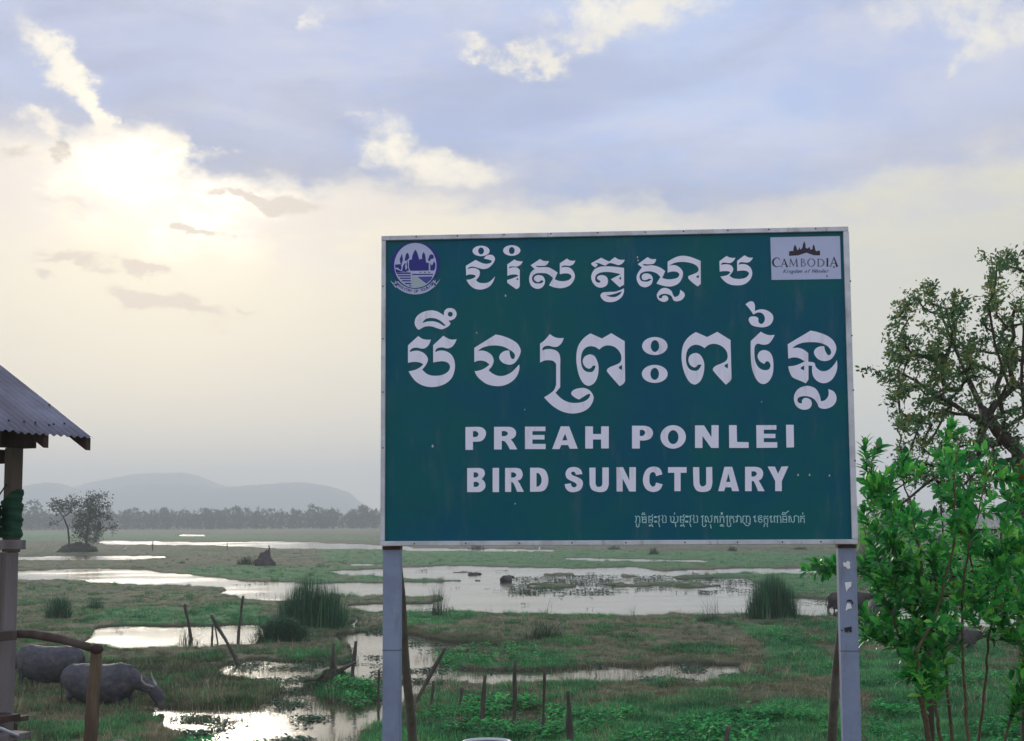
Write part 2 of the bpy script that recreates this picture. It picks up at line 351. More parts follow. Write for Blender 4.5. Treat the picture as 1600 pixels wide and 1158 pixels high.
def ground_mat():
    mt = bpy.data.materials.new('ground'); mt.use_nodes = True; t = NT(mt.node_tree); t.n.clear()
    out = t.new('ShaderNodeOutputMaterial'); p = t.new('ShaderNodeBsdfPrincipled'); pos = t.new('ShaderNodeNewGeometry').outputs['Position']
    mp = t.new('ShaderNodeMapping'); mp.inputs['Scale'].default_value = (.35, .12, 1); t.l.new(pos, mp.inputs[0])
    lush = t.new('ShaderNodeAttribute', attribute_name='lush').outputs['Fac']
    big = t.noise(mp.outputs[0], .16, 5, .6); med = t.noise(pos, .9, 6, .65); fin = t.noise(pos, 7, 5, .7)
    dry = t.mix(t.smooth(big, .4, .62), (.110, .120, .055), (.155, .130, .078))
    dry = t.mix(t.smooth(med, .40, .62), dry, (.058, .085, .036))
    st = t.new('ShaderNodeMapping'); st.inputs['Scale'].default_value = (.10, .035, 1); t.l.new(pos, st.inputs[0])
    dry = t.mix(t.math('MULTIPLY', t.smooth(t.noise(st.outputs[0], 1.0, 8, .72), .46, .60), .75), dry, (.040, .085, .034))
    dry = t.mix(t.math('MULTIPLY', t.smooth(t.noise(st.outputs[0], 3.1, 6, .7), .52, .66), .6), dry, (.21, .18, .11))
    gr = t.mix(t.smooth(med, .3, .7), (.028, .145, .050), (.065, .20, .060))
    c = t.mix(t.math('MULTIPLY', t.smooth(t.math('ADD', lush, t.math('MULTIPLY', t.math('SUBTRACT', big, .5), .9)), .25, .85), .85), dry, gr)
    c = t.mix(t.math('MULTIPLY', t.smooth(fin, .5, .75), .6), c, (.055, .050, .040))
    z = t.new('ShaderNodeSeparateXYZ'); t.l.new(pos, z.inputs[0])
    mud = t.math('SUBTRACT', 1, t.smooth(z.outputs[2], .02, .13)); c = t.mix(t.math('MULTIPLY', mud, .8), c, (.045, .038, .030))
    t.l.new(c, p.inputs['Base Color']); p.inputs['Roughness'].default_value = .9; p.inputs['Specular IOR Level'].default_value = .2
    b = t.new('ShaderNodeBump'); b.inputs['Distance'].default_value = .12; b.inputs['Strength'].default_value = .8; t.l.new(fin, b.inputs['Height']); t.l.new(b.outputs[0], p.inputs['Normal'])
    t.l.new(p.outputs[0], out.inputs[0]); return mt
ground = link('ground', terrain_mesh()); ground.data.materials.append(ground_mat()); tag(ground, kind='structure')
def water_mat():
    mt = bpy.data.materials.new('water'); mt.use_nodes = True; t = NT(mt.node_tree); t.n.clear()
    out = t.new('ShaderNodeOutputMaterial'); p = t.new('ShaderNodeBsdfPrincipled'); pos = t.new('ShaderNodeNewGeometry').outputs['Position']
    t.l.new(t.mix(t.smooth(t.noise(pos, .15, 3), .4, .6), (.030, .034, .022), (.052, .048, .034)), p.inputs['Base Color'])
    p.inputs['IOR'].default_value = 1.55; p.inputs['Specular IOR Level'].default_value = .5
    t.l.new(t.math('ADD', t.math('MULTIPLY', t.smooth(t.noise(pos, .12, 3), .4, .7), .05), .085), p.inputs['Roughness'])
    mp = t.new('ShaderNodeMapping'); mp.inputs['Scale'].default_value = (.8, .55, 1); t.l.new(pos, mp.inputs[0])
    h = t.math('ADD', t.noise(mp.outputs[0], 2.2, 3, .5), t.math('MULTIPLY', t.noise(mp.outputs[0], 9, 2, .5), .3))
    b = t.new('ShaderNodeBump'); b.inputs['Distance'].default_value = .015; b.inputs['Strength'].default_value = .6; t.l.new(h, b.inputs['Height']); t.l.new(b.outputs[0], p.inputs['Normal'])
    t.l.new(p.outputs[0], out.inputs[0]); return mt
wb = MB(); wb.add([(-1000, 27, 0), (1000, 27, 0), (1600, 1250, 0), (-1600, 1250, 0)], [(0, 1, 2, 3)])
water = link('water', wb.mesh('water', water_mat())); tag(water, kind='structure')

def height(X, Y):
    """ground height by lookup in the terrain grid"""
    X = np.atleast_1d(np.asarray(X, float)); Y = np.atleast_1d(np.asarray(Y, float))
    ti = np.interp(Y, rows, np.arange(len(rows))); ci = np.interp(X/np.maximum(Y, 8), cols, np.arange(len(cols)))
    i = np.clip(ti.astype(int), 0, len(rows)-2); j = np.clip(ci.astype(int), 0, len(cols)-2); a = ti-i; b = ci-j
    return (GH[i, j]*(1-b)+GH[i, j+1]*b)*(1-a)+(GH[i+1, j]*(1-b)+GH[i+1, j+1]*b)*a
def gz(x, y): return float(height(x, y)[0])

# ------------------------------------------------------------------ hills
def hill(name, prof, Y, depth, m):
    pts = [at_y(px, py, Y) for px, py in prof]; xs = np.array([p.x for p in pts]); hs = np.maximum(np.array([p.z for p in pts]), 0)
    gx = np.linspace(xs[0], xs[-1], 260); h = np.interp(gx, xs, hs); b = MB(); nj = 15
    for j in range(nj):
        s = j/(nj-1)*2-1; k = max(0, 1-abs(s)**1.6)
        for i, x in enumerate(gx):
            nz = mnoise.fractal(Vector((x*.009, s*2.0, Y)), 1.0, 2.0, 5); hh = h[i]*k+nz*min(9, h[i]*.25)*(.25 if abs(s) < .08 else 1)*(k > 0)+ (random.random()*2.2 if k > .5 else 0)
            b.v.append((x, Y+s*depth+nz*20, max(hh, 0)-2 if k == 0 else hh))
    n = len(gx)
    for j in range(nj-1):
        for i in range(n-1): b.f.append((j*n+i, j*n+i+1, (j+1)*n+i+1, (j+1)*n+i)); b.m.append(0)
    return tag(link(name, b.mesh(name, m)), kind='structure')
M_hill = mat('hill_forest', (.050, .085, .085), .95, c2=(.025, .050, .055), vscale=.02, obj=False, var=.3)
hill('hills', [(-500, 812), (-250, 790), (-100, 775), (0, 768), (40, 762), (62, 757), (90, 757), (115, 766), (160, 762), (230, 758), (300, 758), (340, 764), (400, 758), (470, 754), (515, 760), (540, 770), (556, 786), (590, 804), (660, 813), (700, 820)], 3350, 380, M_hill)
hill('hills', [(-60, 815), (60, 780), (100, 766), (150, 753), (200, 743), (240, 740), (285, 739), (312, 745), (340, 757), (380, 768), (440, 790), (560, 812), (620, 820)], 4030, 300, M_hill)

# haze: one closed box of thin even air
hb = MB(); hb.smooth = False; hb.box((0, 2175, 77.25), (12000, 0, 0), (0, 4650, 0), (0, 0, 157.5))
def haze_mat():
    mt = bpy.data.materials.new('haze'); mt.use_nodes = True; t = NT(mt.node_tree); t.n.clear()
    out = t.new('ShaderNodeOutputMaterial'); v = t.new('ShaderNodeVolumePrincipled'); v.inputs['Density'].default_value = .00062
    v.inputs['Color'].default_value = (.925, .97, 1.0, 1); v.inputs['Anisotropy'].default_value = .12
    t.l.new(v.outputs[0], out.inputs['Volume']); return mt
haze = link('haze', hb.mesh('haze', haze_mat())); tag(haze, kind='stuff')

# ------------------------------------------------------------------ the signboard
SC = Vector((0.649475, 9.229733, 0.842167+4.5)); YAW = -0.0779710; BW, BH = 3.0, 2.007
SU = Vector((math.cos(YAW), math.sin(YAW), 0)); SV = Vector((0, 0, 1)); SN = SU.cross(SV)   # towards the viewer
sign = empty('signboard', (SC.x, SC.y, 0), YAW)
tag(sign, 'large green bird sanctuary signboard with white Khmer and English lettering on two grey posts', 'signboard')
def sl(u, v, n): return Vector((u, -n, SC.z+v))          # sign local: right, up, out
def s_uv(px, py):
    d = ray(px, py); k = (SC-EYE).dot(SN)/d.dot(SN); p = EYE+d*k-SC; return p.dot(SU), p.dot(SV)
M_board = mat('green_board_print', (.003, .085, .148), .55, c2=(.004, .104, .118), vscale=1.3, var=.10, spec=.14, bump=.1, bscale=6)
def grime(mt, col, amt, scale, lo, hi):
    t = NT(mt.node_tree); p = [n for n in t.n if n.type == 'BSDF_PRINCIPLED'][0]; src = p.inputs['Base Color'].links[0].from_socket
    g = t.new('ShaderNodeNewGeometry').outputs['Position']; mp = t.new('ShaderNodeMapping'); mp.inputs['Scale'].default_value = (1, 1, .22); t.l.new(g, mp.inputs[0])
    f = t.math('MULTIPLY', t.smooth(t.noise(mp.outputs[0], scale, 7, .65), lo, hi), amt); t.l.new(t.mix(f, src, col), p.inputs['Base Color'])
grime(M_board, (.09, .14, .17), .35, 9, .52, .74)
M_frame = mat('aluminium_frame', (.56, .58, .68), .45, metal=.2, var=.12, vscale=6, c2=(.42, .43, .50), bump=.3, bscale=25)
M_post = mat('post_grey_paint', (.22, .27, .42), .55, c2=(.18, .22, .35), vscale=2.5, var=.10, bump=.25, bscale=30)
grime(M_post, (.13, .12, .13), .55, 14, .54, .72); grime(M_frame, (.16, .14, .13), .5, 22, .56, .72)
M_rust = mat('rusty_bracket', (.10, .045, .03), .9, c2=(.05, .03, .025), vscale=20)
M_print = mat('white_print', (.76, .76, .98), .5, var=.06, vscale=3)
grime(M_print, (.40, .40, .46), .45, 16, .52, .74)
M_navy = mat('navy_print', (.04, .04, .24), .5, spec=.1); M_pale = mat('pale_print', (.42, .47, .72), .5, var=.06); M_ink = mat('dark_ink', (.02, .012, .03), .5)
M_ink2 = mat('faded_ink', (.11, .12, .22), .5); M_teal = mat('small_print', (.36, .62, .70), .5); M_blue = mat('blue_print', (.05, .06, .30), .5); M_silver = mat('path_print', (.34, .42, .50), .5)
M_paper = mat('torn_paper', (.74, .75, .80), .8, var=.1, vscale=30); M_black = mat('dark_residue', (.02, .02, .025), .8)
bd_ = MB(); bd_.smooth = False; bd_.box(sl(0, 0, -.012), (BW-.05, 0, 0), (0, .02, 0), (0, 0, BH-.05)); link('board', bd_.mesh('board', M_board), sign)
FW = .030
def strip(name, u, v, w, h):
    b = MB(); b.smooth = False; b.box(sl(u, v, .001), (w, 0, 0), (0, .034, 0), (0, 0, h)); me = bevel_mesh(b.mesh(name, M_frame), .003); return link(name, me, sign)
fr = [strip('frame_rail', 0, BH/2-FW/2, BW, FW), strip('frame_rail', 0, -BH/2+FW/2, BW, FW),
      strip('frame_rail', -BW/2+FW/2, 0, FW-.002, BH-2*FW-.002), strip('frame_rail', BW/2-FW/2, 0, FW+.006, BH-2*FW-.002)]
def rivet(par, px, py):
    u, v = s_uv(px, py); b = MB(); b.tube([sl(u, v, .017), sl(u, v, .0215)], [.0055, .004], 8); link('rivet', b.mesh('rivet', M_ink), par)
for x in (651, 715, 788, 861, 934): rivet(fr[0], x, 370-(x-597)*15/728+1.5)
for x in (1008, 1068, 1137, 1201, 1274): rivet(fr[0], x, 370-(x-597)*15/728+2)
for x in (648, 728, 812, 894, 978, 1070, 1152, 1222, 1282): rivet(fr[1], x, 849.5-(x-597)*3.2/745)
for y in (448, 530, 613, 700): rivet(fr[2], 599, y)
for y in (440, 525, 610, 720): rivet(fr[3], 1326+(y-354)*13/496, y)
# posts
def post(u0, u1):
    zt = SC.z+BH/2-.08; b = MB(); b.smooth = False; w = u1-u0
    zb = 1.9
    b.box(Vector(((u0+u1)/2, .095, (SC.z-BH/2+zb)/2-.002)), (w, 0, 0), (0, .10, 0), (0, 0, SC.z-BH/2-zb-.004))
    o = link('post', bevel_mesh(b.mesh('post', M_post), .004, 2), sign)
    b = MB(); b.smooth = False; b.box(Vector(((u0+u1)/2, .095, (zt+SC.z-BH/2)/2)), (w-.01, 0, 0), (0, .09, 0), (0, 0, zt-SC.z+BH/2)); link('upper_post', b.mesh('upper_post', M_post), sign)
    sj = MB(); sj.smooth = False; sj.box(Vector(((u0+u1)/2, .095, s_z)), (w+.004, 0, 0), (0, .104, 0), (0, 0, .005)); link('weld_joint', sj.mesh('weld_joint', mat('weld', (.10, .11, .16), .7)), o)
    rb = MB(); rb.smooth = False; rb.box(Vector(((u0+u1)/2, .090, SC.z-BH/2-.014)), (w+.005, 0, 0), (0, .106, 0), (0, 0, .022)); link('bracket', rb.mesh('bracket', M_rust), o)
    return o
def z_at(px, py): return SC.z+s_uv(px, py)[1]
s_z = z_at(611, 1017)
lp = post(-BW/2+.008, -BW/2+.118); rp = post(BW/2-.112, BW/2-.002)
def scrap(px, py, pts, m):
    b = MB(); b.smooth = False; u, v = s_uv(px, py); P = []
    for n in (.0, .002):
        for (x, y) in pts: P.append(Vector((u+x*.0042, .043-n, SC.z+v-y*.0042)))
    k = len(pts); b.add(P, [tuple(range(k, 2*k))]+[(i, (i+1) % k, k+(i+1) % k, k+i) for i in range(k)])
    link('paper_scrap', b.mesh('paper_scrap', m), rp)
scrap(1325, 883, [(-6, -4), (-2, -3), (1, -6), (5, -4), (4, 0), (5, 5), (1, 6), (-2, 3), (-5, 2)], M_paper)
scrap(1327, 917, [(-5, -6), (5, -7), (4, 0), (0, 3), (-3, 8), (-4, 1)], M_paper)
scrap(1328, 949, [(-2, -6), (3, -4), (4, 2), (-1, 3), (-5, 6), (-4, -1)], M_paper)
scrap(1328.5, 943, [(-4, -1), (-2, -5), (3, -5), (6, -1), (5, 3), (3, -2), (-1, -3)], M_black)
scrap(1327, 985, [(-6, -3), (5, -5), (5, 3), (2, 4), (1, 1), (-2, 4), (-5, 3)], M_black)
scrap(1317, 985.5, [(-1, -1), (1, -1), (1, 1), (-1, 1)], M_black)
# timber props behind
M_pole = mat('weathered_pole', (.17, .155, .14), .85, c2=(.09, .078, .07), vscale=5, var=.2, bump=.6, bscale=18, stretch=(1, 1, .15))
def brace(a, b_, r0, r1):
    inv = sign.matrix_basis.inverted() if False else (Matrix.Translation((SC.x, SC.y, 0)) @ Matrix.Rotation(YAW, 4, 'Z')).inverted()
    p0, p1 = inv @ a, inv @ b_; b = MB(); n = 9
    b.tube([p0.lerp(p1, i/n)+Vector((math.sin(i*1.3)*.006, 0, 0)) for i in range(n+1)], [r0+(r1-r0)*i/n for i in range(n+1)], 10, jit=.08); link('prop_pole', b.mesh('prop_pole', M_pole), sign)
brace(at_y(622, 880, 9.62), at_y(650, 1235, 11.1), .026, .038); brace(at_y(1322, 880, 9.32), at_y(1287, 1290, 10.9), .022, .040)

# ---- lettering: outlines in the board's plane; numbers are traced in enlarged views (origin, scale)
def parse(s):
    out = []
    for q in s.split(';'):
        q = q.strip()
        if not q: continue
        c = q[-1] == 'c'; q = q.rstrip('cs').strip(); x, y = q.split(','); out.append((float(x), float(y), c))
    return out
def outline(s):
    """corners kept sharp (c), the rest passed through by a smooth curve"""
    P = parse(s); n = len(P); res = []
    for i in range(n):
        p0, p1, p2, p3 = P[i-1], P[i], P[(i+1) % n], P[(i+2) % n]
        res.append((p1[0], p1[1]))
        if p1[2] and p2[2]: continue
        d = math.hypot(p2[0]-p1[0], p2[1]-p1[1])
        a1 = math.hypot(p1[0]-p0[0], p1[1]-p0[1]) or 1; a2 = math.hypot(p3[0]-p2[0], p3[1]-p2[1]) or 1
        t1 = None if p1[2] else ((p2[0]-p0[0])*d/(a1+d), (p2[1]-p0[1])*d/(a1+d)); t2 = None if p2[2] else ((p3[0]-p1[0])*d/(a2+d), (p3[1]-p1[1])*d/(a2+d))
        if t1 is None: t1 = (1.5*(p2[0]-p1[0])-.5*t2[0], 1.5*(p2[1]-p1[1])-.5*t2[1])
        if t2 is None: t2 = (1.5*(p2[0]-p1[0])-.5*t1[0], 1.5*(p2[1]-p1[1])-.5*t1[1])
        for k in range(1, 6):
            s_ = k/6; h1 = 2*s_**3-3*s_**2+1; h2 = -2*s_**3+3*s_**2; h3 = s_**3-2*s_**2+s_; h4 = s_**3-s_**2
            res.append((h1*p1[0]+h2*p2[0]+h3*t1[0]+h4*t2[0], h1*p1[1]+h2*p2[1]+h3*t1[1]+h4*t2[1]))
    return res
def ell(cx, cy_, rx, ry, n=32): return [(cx+rx*math.cos(2*math.pi*i/n), cy_+ry*math.sin(2*math.pi*i/n)) for i in range(n)]
def cor(s): return outline(';'.join(q.strip()+('' if q.strip().endswith(('c', 's')) else 'c') for q in s.split(';') if q.strip()))
class Print:
    def __init__(s, name, m, layer, parent=None): s.name = name; s.m = m; s.z = .0005+.0007*layer; s.sp = []; s.st = []; s.par = parent
    def fill(s, org, sc, *loops):
        for lp_ in loops: s.sp.append([s_uv(org[0]+x/sc, org[1]+y/sc) for x, y in lp_])
        return s
    def stroke(s, org, sc, pts, w=None):
        s.st.append([(*s_uv(org[0]+p[0]/sc, org[1]+p[1]/sc), (w if w else p[2])/sc*.00408/2) for p in pts]); return s
    def done(s):
        b = MB(); b.smooth = False
        if s.sp:
            cu = bpy.data.curves.new(s.name, 'CURVE'); cu.dimensions = '2D'; cu.fill_mode = 'BOTH'
            for L in s.sp:
                sp = cu.splines.new('POLY'); sp.points.add(len(L)-1); sp.use_cyclic_u = True
                for p, (u, v) in zip(sp.points, L): p.co = (u, v, 0, 1)
            tmp = bpy.data.objects.new(s.name, cu); C.objects.link(tmp); bpy.context.view_layer.update()
            me = tmp.to_mesh(); vs = [sl(v.co.x, v.co.y, s.z) for v in me.vertices]; b.add(vs, [tuple(p.vertices) for p in me.polygons]); tmp.to_mesh_clear()
            bpy.data.objects.remove(tmp)
        k = 0
        for L in s.st:
            z = s.z+.00002*(k % 30); k += 1; vs = []; n = len(L)
            for i, (u, v, w) in enumerate(L):
                a = L[max(i-1, 0)]; c = L[min(i+1, n-1)]; dx, dy = c[0]-a[0], c[1]-a[1]; l = math.hypot(dx, dy) or 1; dx /= l; dy /= l
                ext = -w*.6 if i == 0 else (w*.6 if i == n-1 else 0)
                vs += [sl(u-dy*w+dx*ext, v+dx*w+dy*ext, z), sl(u+dy*w+dx*ext, v-dx*w+dy*ext, z)]
            b.add(vs, [(2*i, 2*i+1, 2*i+3, 2*i+2) for i in range(n-1)])
        me = b.mesh(s.name, s.m)
        bm = bmesh.new(); bm.from_mesh(me); bmesh.ops.recalc_face_normals(bm, faces=bm.faces[:]); 
        for f in bm.faces:
            if f.normal.y > 0: f.normal_flip()
        bm.to_mesh(me); bm.free()
        o = link(s.name, me, s.par or sign)
        if s.par: o['kind'] = 'stuff'
        return o

A = ((630, 470), 7.72); B_ = ((830, 500), 7.2375); G3 = ((990, 500), 9.412); D_ = ((1150, 465), 6.094); E_ = ((720, 375), 8.889); F_ = ((900, 375), 8.0); G_ = ((1100, 380), 14.48)
Print('khmer_letter', M_print, 1).fill(*A, outline("58,538c;182,425c;230,458;285,470;335,468c;310,530;265,572;225,578;160,566;110,575;78,608c;82,618c;130,605;190,605;260,640;298,700;280,765;230,830c;290,885;370,905;470,895;545,850;565,795;540,750;480,730;420,735;362,745c;362,535c;485,422c;540,455;590,470;645,462c;620,520;580,562;530,575;470,563;410,575;386,608c;392,618c;440,602;500,605;570,640;610,700;625,780;615,860;580,940;500,1005;380,1040;260,1030;160,980;100,910;65,850c;140,835;200,805;242,770c;200,745;130,738;58,750c")).done()
Print('khmer_letter', M_print, 1).fill(*A, outline("200,345;180,347;150,310;138,260;160,195;220,145;310,118;390,122;450,150;492,180c;495,130;520,100;568,88;620,105;645,160;625,210;580,235;548,238c;572,275c;550,305;510,330;465,345;420,335;350,312;290,308;240,322"), outline("230,270c;270,222;330,208;400,218;460,250;512,300c;490,302;430,268;370,250;300,250"), ell(568, 163, 30, 30, 16)).done()
Print('khmer_letter', M_print, 1).fill(*A, outline("858,568c;1115,408c;1200,425;1300,465;1380,520;1418,600;1400,670;1355,740;1310,768;1250,768;1190,740;1158,690;1175,640;1220,608;1280,600c;1290,660;1305,695;1330,703;1348,670;1335,630;1280,590;1210,555;1120,540;1030,545;950,570;900,608c;960,602;1020,620;1070,660;1092,720;1075,780;1030,838c;1090,885;1160,908;1230,900;1310,860;1370,800;1400,768c;1400,830;1370,910;1310,975;1220,1020;1120,1030;1010,1005;930,950;885,900;862,850c;930,838;990,810;1040,770c;1000,738;940,722;890,728;858,742c")).done()
Print('khmer_letter', M_print, 1).fill(*B_, outline("100,268c;150,230;210,160c;260,192;310,205;368,203c;345,260;300,300;250,305;200,292;150,300;125,330;125,345c;180,330;250,335;300,360;325,410;328,500c;328,760c;275,825c;350,895;430,932;520,938;600,920;650,885;670,838c;640,840;590,870;540,900c;490,875;452,835;475,795;540,772;610,772;670,805;705,870;690,940;640,1005;560,1045;460,1058;350,1035;240,970;145,875c;210,835;260,790;282,730c;282,500c;250,465;200,455;150,460;100,483c")).done()
Print('khmer_letter', M_print, 1).fill(*B_, outline("670,152c;800,210c;905,150c;1057,240c;1062,685c;1045,720;1000,748c;870,600;855,570;880,540;950,510;1005,480;1020,430;1005,370;950,310;880,288;820,298;770,335c;720,305;660,298;610,320;575,370;562,450;572,520;600,570;650,590;700,580;730,520c;700,518;680,540;655,552;610,530;583,475;600,420;660,390;710,405;745,460;762,540;750,640;715,710;655,745;600,725;550,650;520,540;510,420;530,300;590,210"), outline("990,540;1028,508c;1027,568c")).done()
Print('khmer_letter', M_print, 1).fill(*G3, ell(312, 384, 187, 133), ell(314, 384, 62, 87, 24)).done(); Print('khmer_letter', M_print, 1).fill(*G3, ell(311, 794, 190, 133), ell(310, 793, 63, 88, 24)).done()
Print('khmer_letter', M_print, 1).fill(*G3, outline("915,178c;1082,252c;1230,175c;1425,295c;1440,860c;1420,900;1355,952c;1180,760;1165,720;1200,680;1290,640;1360,600;1383,540;1365,460;1300,390;1200,352;1110,365;1045,415c;980,378;910,365;840,390;790,450;770,550;780,650;820,720;890,748;950,735;998,660c;950,660;920,690;885,697;830,660;805,590;830,520;915,485;980,515;1025,590;1040,670;1025,800;980,900;905,950;830,920;765,820;720,680;705,520;730,370;800,260"), outline("1335,675;1388,638c;1385,715c")).done()
Print('khmer_letter', M_print, 1).fill(*D_, outline("90,65c;130,38;165,42;180,80;178,128c;240,112;300,125;345,160;355,205;330,255;280,280;220,282;150,262;120,215;135,185;180,180;210,195;215,235;240,252;265,235;275,195;255,155;215,142;165,162c;130,110")).done()
Print('khmer_letter', M_print, 1).fill(*D_, outline("140,415c;235,325c;280,348;320,358;368,355c;345,400;310,440;260,450;205,440;180,465;175,530;185,610;215,665;260,690;310,685;328,650;315,615;290,608;270,632c;225,605;205,560;225,515;270,500;320,520;348,570;356,660;345,740;310,800;260,825;210,800;170,730;148,650;140,540")).done()
Print('khmer_letter', M_print, 1).fill(*D_, outline("492,445c;710,315c;780,330;870,365;930,415;955,480;940,540;900,590;840,605;780,585;742,530;755,490;800,465;840,465c;850,510;880,550;905,530;895,490;860,455;790,430;720,425;640,430;580,450;535,482c;600,480;650,500;688,530c;688,612c;745,622;760,660;800,695;850,700;900,675;940,630;960,595c;962,680;930,760;880,805;820,815;760,785;728,730;725,650c;690,648c;690,780c;665,818c;630,800;540,760;510,710;498,655c;570,645;655,608c;600,578;550,570;498,583c"), outline("615,672;650,648c;647,695c")).done()
Print('khmer_letter', M_print, 1).fill(*D_, outline("665,842;600,865;560,915;552,980;580,1040;640,1068;700,1055;722,1010;705,970;660,955;630,975;628,1008c;595,1000;585,970;610,945;680,940;740,965;775,1010;790,1045;840,1060;910,1040;950,995;955,940;930,895;878,872c;880,930;850,975;808,988c;795,930;760,870;710,846")).done()
Print('khmer_letter', M_print, 1).fill(*E_, ell(282, 153, 119, 73), ell(282, 153, 40, 48, 20)).done(); Print('khmer_letter', M_print, 1).fill(*E_, ell(708, 147, 120, 74), ell(708, 148, 40, 49, 20)).done()
Print('khmer_letter', M_print, 1).fill(*E_, outline("70,360c;205,278c;260,305;320,328;380,330;425,310;428,290;400,278;320,258c;350,225;400,205;450,217;475,260;460,310;420,360;370,395;310,405;250,392;180,372;120,378;90,410c;150,390;210,395;260,430;262,480;245,520;210,558c;250,590;310,600;380,590;430,555;475,505c;450,580;400,645;330,680;260,690;180,670;120,620;78,553c;140,545;205,510;195,490;150,480;110,482;75,495c")).done()
Print('khmer_letter', M_print, 1).fill(*E_, outline("645,340c;745,272c;790,292;862,298c;830,345;780,370;730,368;680,372;668,395c;730,380;780,385;818,415c;820,640c;800,670;768,683c;645,595c;645,555c;700,540;800,500c;780,485;720,480;648,498c"), ell(787, 543, 13, 14, 10)).done()
Print('khmer_letter', M_print, 1).fill(*E_, outline("970,352c;1100,265c;1150,290;1225,293c;1195,345;1150,360;1040,358c;1070,378;1200,378;1270,405;1345,455c;1305,545c;1360,568;1440,572;1510,550;1538,510;1510,475;1450,465;1375,478c;1375,325c;1475,258c;1520,285;1592,288c;1560,340;1510,360;1450,355;1410,362;1395,385c;1440,375;1510,385;1560,430;1585,500;1560,580;1500,640;1400,670;1300,660;1225,630c;1280,535c;1260,510;1200,470;1130,460;1050,465;1000,500;990,550;1020,595;1075,605;1120,600;1150,575c;1120,560;1085,585;1050,580;1015,545;1030,505;1080,488;1140,505;1170,560;1160,620;1120,665;1060,680;990,650;955,590;950,520;975,450;1025,405c")).done()
Print('khmer_letter', M_print, 1).fill(*F_, outline("192,290c;315,222c;370,250;415,270c;485,215c;540,245;610,248c;580,295;530,315;480,300;420,290;370,322c;330,310;290,292;235,290c;270,310;240,345c;195,310")).done()
Print('khmer_letter', M_print, 1).fill(*F_, outline("600,350c;600,560c;545,592c;435,492c;500,458;560,428c;500,415;420,402;340,402;270,425;240,470;250,520;290,535;308,515c;262,480;280,450;330,440;380,460;400,510;385,565;330,595;270,590;220,550;192,490;195,430;230,370;290,338;370,330;480,335"), outline("538,478;565,460c;562,500c")).done()
Print('khmer_letter', M_print, 1).fill(*F_, outline("598,605c;598,655;570,715;500,765;420,778;350,760;305,700;330,660;400,650;500,645"), outline("375,695c;440,685;510,665;572,640c;550,680;490,712;430,712")).done()
Print('khmer_letter', M_print, 1).fill(*F_, outline("772,303c;895,215c;945,240;1003,238c;980,290;930,305;830,300c;860,322;960,318;1050,345;1115,390c;1078,475c;1130,490;1200,490;1270,470;1292,430;1260,400;1200,395;1145,410c;1145,272c;1250,215;1330,198;1420,210;1558,262c;1560,550c;1520,582c;1410,490;1405,455;1460,430;1520,400;1532,365;1510,325;1440,290;1340,275;1240,285;1160,325c;1230,315;1290,340;1335,400;1325,480;1280,545;1200,580;1110,578;1005,545c;1055,465c;1010,420;940,395;870,395;810,420;795,470;820,512;870,522;910,515;945,490c;915,485;880,500;840,500;820,470;835,430;890,418;940,440;960,490;940,555;870,592;800,570;760,500;765,430;825,345c"), outline("1502,460;1538,440c;1532,480c")).done()
Print('khmer_letter', M_print, 1).fill(*F_, outline("1020,660;1070,608;1130,602;1190,635;1215,690;1235,715c;1280,695;1298,660;1300,622c;1350,660;1358,700;1320,750;1260,768;1220,755;1190,700;1130,675;1070,680;1035,705;1045,728;1075,725c;1085,700;1130,698;1155,735;1130,768;1080,772;1030,745;1010,700")).done()
Print('khmer_letter', M_print, 1).fill(*G_, outline("348,408c;510,290c;570,320;640,335;712,330c;670,400;610,445;540,450;470,440;410,450;380,495c;450,480;540,480;620,510;662,590;630,670;575,730c;640,785;740,808;860,805;960,770;1015,700;1000,655;940,625;860,620;750,635c;750,400c;915,275c;980,310;1040,330;1108,325c;1070,390;1010,435;930,440;850,430;800,450;780,490c;850,475;940,480;1030,530;1080,610;1090,700;1060,800;980,890;870,945;740,955;600,940;470,870;370,755c;450,745;540,715;600,655c;530,635;430,635;355,645c")).done()

